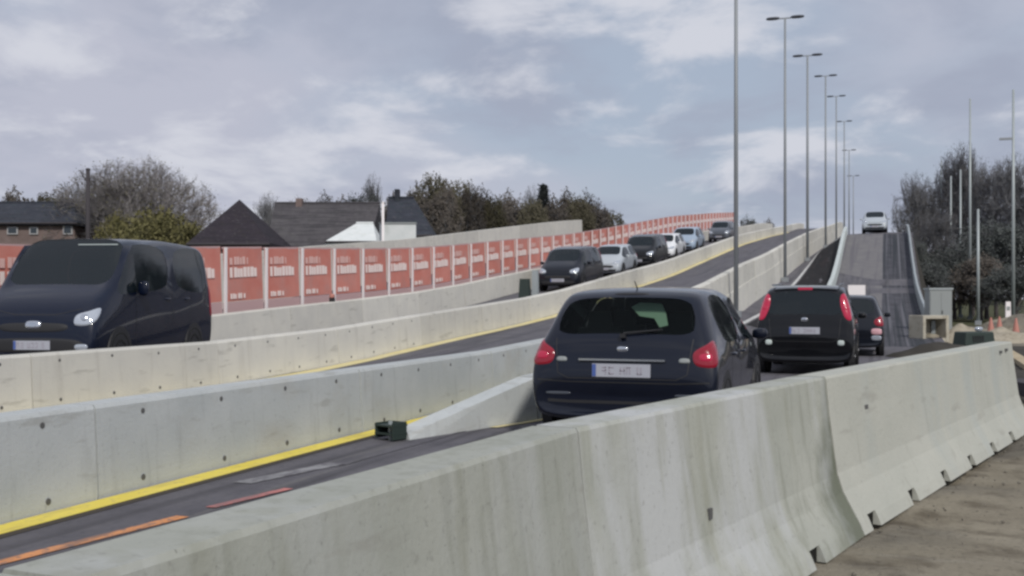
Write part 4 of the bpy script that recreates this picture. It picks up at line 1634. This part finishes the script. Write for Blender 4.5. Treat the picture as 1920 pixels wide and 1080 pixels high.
# black tall car behind it
c2 = car('mpv', *on_road(1.40, 20.2), 0.0, M['black_paint'], 'tall black car with high red tail lights, driving ahead of the navy hatchback',
         tails=[(.80, .12, 1.26, .09, .12, .26, 0)], brake=True, glass=M['glass_dark'])
b = MB(); b.box((0, .26, 1.59), (.26, .03, .045))
b.build('high_brake_light', M['brakelight'], c2)
for s in (-1, 1):
    b = MB(); b.tube((s * .60, .35, 1.66), (s * .60, 2.4, 1.70), .018, .018, 6)
    b.build('roof_rail', M['chrome'], c2)
    patch('bumper_reflection', 'mpv', c2, (s * .64, .01, .60), (0, -1, 0), [(-.05, -.04), (-.05, .04), (.05, .04), (.05, -.04)], M['pale_patch'])  # pale patches painted on for the reflections in the bumper
b = MB(); b.box((0, .30, 1.635), (1.15, .10, .02))
b.build('rear_spoiler', M['silver'], c2)
lump('badge', (0, .03, 1.02), (.06, .012, .04), M['chrome'], c2)

c3 = car('hatch', *on_road(.90, 27.3), 0.0, M['dark_paint'], 'dark car half hidden in front of the tall black car', detail=1, glass=M['glass_dark'])
for s in (1,):
    patch('reflector', 'hatch', c3, (s * .70, .02, .45), (s * .3, -1, 0), [(-.09, -.05), (-.09, .05), (.09, .05), (.09, -.05)], M['headlight'], side=s)
    patch('bumper_light', 'hatch', c3, (s * .70, .02, .60), (s * .3, -1, 0), [(-.10, -.06), (-.10, .07), (.10, .07), (.10, -.06)], M['lens_pink'], side=s)

# car coming over the crest of the far ramp
tc_ = 80.5
car('mpv', -.72, tc_ + 4, H(.72, tc_) + .03, math.pi, M['silver'], 'pale car coming over the crest of the steep far ramp', glass=M['glass_dark'])

# oncoming cars up the ramp
onc = [('mpv', 12.72, 42.0, M['dark_paint'], 'black car, lowest of the oncoming line on the ramp'),
       ('hatch', 13.15, 51.2, M['silver'], 'pale silver car squeezed between the two black oncoming cars'),
       ('mpv', 12.62, 56.4, M['black_paint'], 'black car higher up the oncoming line, just ahead of the silver blue car'),
       ('hatch', 12.8, 63.6, M['white_paint'], 'white car mostly hidden behind the upper black car'),
       ('hatch', 12.85, 71.0, M['silver_blue'], 'silver blue car in the oncoming line on the ramp'),
       ('mpv', 12.6, 86.0, M['grey_paint'], 'dark grey car, highest of the oncoming line by the lamp post')]
for k, L, t, m, lb in onc:
    o = car(k, -L, t, H(L, t) + .03, math.pi, m, lb, 'oncoming cars on the ramp', glass=M['glass_dark'])
    ln = DIM[k]['L']
    if m in (M['black_paint'], M['silver_blue'], M['dark_paint']): o.scale = (1.08, 1.0, 1.07)
    o.location = (-L, t + ln, H(L, t + ln) + .03)
    q = Matrix.Rotation(math.pi, 3, 'Z') @ Matrix.Rotation(-math.atan2(H(L, t + ln) - H(L, t), ln), 3, 'X')
    o.rotation_euler = q.to_euler()

# van on the left: nose towards the camera
d0 = 16.3
fx, fy = cam2w(-7.32, d0)
rx, ry = cam2w(-6.86, d0 + 4.2)
hd = Vector((fx - rx, fy - ry)).normalized()
rzv = math.atan2(-hd.x, hd.y)
vx0, vy0 = fx - hd.x * 4.5, fy - hd.y * 4.5
van = car('van', vx0, vy0, .17, rzv, M['navy_van'], 'dark blue minivan driving towards the camera behind the left barrier', name='van', cat='van', glass=M['glass_dark'], scale=(1.09, 1, 1.10))
b = MB(); b.box((0, 0, 0), (.62, .012, .075))
b.build('windscreen_strip', M['pale_patch'], van, loc=(-.36, 3.22, 1.93), rot=(math.radians(-49), 0, 0))  # pale strip across the top of the windscreen
patch('badge', 'van', van, (0, 4.5, .78), (0, 1, .1), [(-.10, -.05), (-.10, .05), (.10, .05), (.10, -.05)], M['chrome'], off=.03)
for s in (-1, 1):
    patch('fog_light', 'van', van, (s * .70, 4.44, .47), (s * .2, 1, 0), [(-.08, -.03), (-.08, .04), (.08, .04), (.08, -.03)], M['headlight'], side=s)


# ------------------------------------------------------------------ small things on the work side
def at(px, py, z=0.0):
    d = (CAMZ - z) * 2000 / (py - 560)
    x, y = px2w(px, d)
    return x, y, d


# pale warning panel right of the tall black car
x, y = px2w(1606, 31)
r = empty('warning_sign', (x, y, 0), (0, 0, TH))
tag(r, 'small white panel on a post at the foot of the steep ramp', 'sign panel')
b = MB(); b.box((0, 0, 1.55), (.50, .04, .55)); b.build('panel', M['white_post'], r)
b = MB(); b.tube((0, .04, 0), (0, .04, 1.7), .03, .03, 8); b.build('post', M['galv'], r)

# dark lantern box on the barrier row in front of the lowest oncoming car
xq, yq = px2w(984, 36.6)
Ld, td = -xq, yq
r = empty('warning_light', (-Ld, td, H(Ld, td)))
tag(r, 'dark battery box with a pale side standing left of the lowest oncoming black car', 'warning light')
b = MB(); b.box((0, 0, .55), (.40, .36, 1.1), taper=.72); b.build('battery_box', M['darkgreen'], r)
b = MB(); b.box((.33, .15, .70), (.20, .22, 1.4), taper=.9); b.build('pale_side', M['galv_light'], r)

# small red marker under the banners
r = empty('red_marker', (-14.55, 26.4, H(14.55, 26.4) + .83))
tag(r, 'tiny dark red lamp on the concrete below the third banner', 'marker lamp')
b = MB(); b.box((0, 0, .06), (.12, .12, .12)); b.build('lamp_base', M['blackplastic'], r)
lump('red_lens', (0, 0, .16), (.07, .07, .07), M['cone'], r)

# culvert frame and cabinet
x, y, d = at(1752, 642)
r = empty('culvert_frame', (x, y, 0), (0, 0, TH + .35))
tag(r, 'tan concrete box frame with an open middle, right of the ramp foot', 'concrete frame')
r.scale = (.85, .85, .85)
b = MB()
b.box((-.55, .3, .52), (.14, .8, 1.04)); b.box((.55, .3, .52), (.14, .8, 1.04)); b.box((0, .3, .08), (.96, .8, .16)); b.box((0, .3, .97), (.96, .8, .13))
fr = bevel(b.build('frame', M['concrete_tan'], r), .02)
b = MB(); b.box((0, .64, .52), (.96, .06, .76)); b.build('back_slab', M['concrete_tan'], r)
b = MB(); b.ball((.1, .3, .2), (.35, .25, .13), p=.9); b.build('sand_heap', M['dirt'], r, smooth=True)
x, y = px2w(1759, 38)
r = empty('utility_cabinet', (x, y, 0), (0, 0, TH))
tag(r, 'grey utility cabinet standing behind the tan concrete frame', 'cabinet')
b = MB(); b.box((0, 0, .88), (.80, .5, 1.76)); bevel(b.build('housing', M['cabinet'], r), .02)
b = MB(); b.box((0, 0, 1.78), (.86, .56, .06)); b.build('lid', M['galv_light'], r)
for s in (-1, 1):
    b = MB(); b.box((s * .19, -.256, .9), (.36, .012, 1.5)); b.build('door', M['cabinet'], r)
b = MB(); b.box((.04, -.27, .95), (.025, .03, .12)); b.build('handle', M['blackplastic'], r)

# dark green generator with a pale lump added for a white highlight
x, y, d = at(1826, 655)
r = empty('generator', (x, y, 0), (0, 0, TH + .3))
tag(r, 'low dark green generator with a pale highlight lump on top, beyond the pale barrier', 'generator')
r.scale = (.8, .8, .72)
b = MB(); b.box((0, 0, .42), (1.3, .7, .55), taper=.9); bevel(b.build('housing', M['darkgreen'], r), .05, 3)
b = MB()
for s in (-1, 1):
    b.box((s * .5, 0, .09), (.12, .75, .12))
b.build('skid', M['blackplastic'], r)
lump('highlight_lump', (.12, -.1, .80), (.14, .10, .09), M['headlight'], r)
b = MB()
for k in range(5): b.box((-.3 + k * .1, -.345, .42), (.05, .02, .25))
b.build('vent', M['blackplastic'], r)

def heap(px, py, w, h, mat, label, seed):
    x, y, d = at(px, py)
    r = random.Random(seed)
    b = MB()
    nr, na = 9, 26
    for j in range(nr + 1):
        rr = j / nr
        for i in range(na):
            an = 2 * math.pi * i / na
            q = Vector((math.cos(an) * rr, math.sin(an) * rr, seed))
            z = h * max(0, (1 - rr ** 1.4)) * (1 + .5 * mnoise.noise(q * 2.2)) + .04 * mnoise.noise(q * 7) * (1 - rr)
            e = w / 2 * (1 + .25 * mnoise.noise(Vector((math.cos(an), math.sin(an), seed * 3.1))))
            b.v.append((math.cos(an) * rr * e, math.sin(an) * rr * e * .7, z - (.05 if j == nr else 0)))
    for j in range(nr):
        for i in range(na):
            q = (i + 1) % na
            b.f.append((j * na + i, j * na + q, (j + 1) * na + q, (j + 1) * na + i)); b.m.append(0)
    o = b.build('earth_heap', mat, loc=(x, y, -.02), smooth=True)
    tag(o, label, 'earth heap')


heap(1800, 640, 2.2, .55, M['sand'], 'pale sandy heap between the tan concrete frame and the green generator', 2)
heap(1880, 640, 2.6, .45, M['sand'], 'flat sandy heap behind the traffic cones at the right edge', 5)
heap(1765, 672, 3.0, .38, M['track'], 'dark soil heap just beyond the pale end of the near barrier', 8)
heap(1915, 615, 4.0, .8, M['dirt'], 'brown earth heap in front of the trees beside the thick pole', 11)

# cones and marker post
cone_base, cone_body, cone_band = MB(), MB(), MB()
cone_base.box((0, 0, .02), (.40, .40, .04))
cone_body.tube((0, 0, .04), (0, 0, .74), .16, .03, 14)
cone_band.tube((0, 0, .34), (0, 0, .50), .098 + .004, .064 + .006, 14)
cb, cy_, cn = cone_base.mesh('cone_base', M['blackplastic']), cone_body.mesh('cone_body', M['cone'], smooth=False), cone_band.mesh('reflective_band', M['cone_white'])
cl = ['faded orange traffic cone beside the dark green generator', 'faded orange traffic cone next to the white marker post', 'faded orange traffic cone at the right edge behind the plank']
for (px, py), lb in zip([(1858, 632), (1874, 628), (1905, 634)], cl):
    x, y, d = at(px, py)
    r = empty('traffic_cone', (x, y, -.01))
    tag(r, lb, 'traffic cone', 'traffic cones on the earth strip')
    link('cone_base', cb, r); o = link('cone_body', cy_, r); link('reflective_band', cn, o)
x, y, d = at(1890, 612)
r = empty('marker_post', (x, y, -.02), (0, 0, TH))
tag(r, 'slim white marker post on the earth strip in front of the trees', 'marker post')
b = MB(); b.box((0, 0, .65), (.30, .10, 1.3), taper=.8); b.build('post', M['white_post'], r)
b = MB(); b.box((0, -.056, .95), (.16, .012, .2)); b.build('reflector', M['cabinet'], r)

# timber beam lying beyond the barrier's end
xa, ya, d = at(1882, 662)
xb, yb, d = at(1935, 697)
r = empty('timber_beam', (xa, ya, .05))
tag(r, 'long sunlit timber beam lying on the earth past the end of the near barrier', 'timber')
b = MB()
dv = Vector((xb - xa, yb - ya, 0)); ln = dv.length
b.box((0, ln / 2, 0), (.26, ln, .16))
b.build('beam', M['wood'], r, rot=(0, 0, -math.atan2(dv.x, dv.y)))
xa, ya, d = at(1905, 745)
r = empty('timber_block', (xa + .3, ya, .02), (0, 0, .4))
tag(r, 'dark rough timber block lying against the far end of the near barrier', 'timber')
b = MB(); b.box((0, 0, .1), (.5, 1.6, .2)); b.build('block', M['wood_dark'], r)


# stones on the earth
def stones():
    b = MB()
    r = random.Random(21)
    for _ in range(1100):
        t = 2 + 16 * r.random() ** 1.4
        e = -right_edge(t) + .36
        X = e + 5.5 * r.random() ** 1.3
        s = r.uniform(.005, .018)
        k = len(b.v)
        pts = [Vector((1, 0, 0)), Vector((-.4, .9, 0)), Vector((-.5, -.8, 0)), Vector((.1, .1, .8)), Vector((0, 0, -.6))]
        an = r.random() * 6.28
        for p in pts:
            q = Matrix.Rotation(an, 3, 'Z') @ p
            b.v.append((X + q.x * s * r.uniform(.7, 1.4), t + q.y * s * r.uniform(.7, 1.4), -.01 + q.z * s))
        for f in ((0, 1, 3), (1, 2, 3), (2, 0, 3), (1, 0, 4), (2, 1, 4), (0, 2, 4)):
            b.f.append(tuple(k + i for i in f)); b.m.append(0)
    o = b.build('gravel', M['stone'])
    tag(o, kind='stuff')


stones()


def tyre_marks():
    r = random.Random(5)
    b = MB()
    for k in range(9):
        L0 = 2.2 + r.random() * 2.2
        t0 = 4 + r.random() * 6
        ln = r.uniform(1.5, 5)
        w = r.uniform(.05, .12)
        n = 10
        base = len(b.v)
        for i in range(n + 1):
            t = t0 + ln * i / n
            L = L0 + .05 * math.sin(t * .8 + k)
            ww = w * math.sin(math.pi * (i + .3) / (n + .6))
            b.v += [(-L - ww / 2, t, .0232 + k * .0004), (-L + ww / 2, t, .0232 + k * .0004)]
        for i in range(n):
            q = base + 2 * i
            b.f.append((q, q + 2, q + 3, q + 1)); b.m.append(0)
    o = b.build('skid_marks', M['skid'], fixn=False)
    tag(o, kind='structure')


tyre_marks()
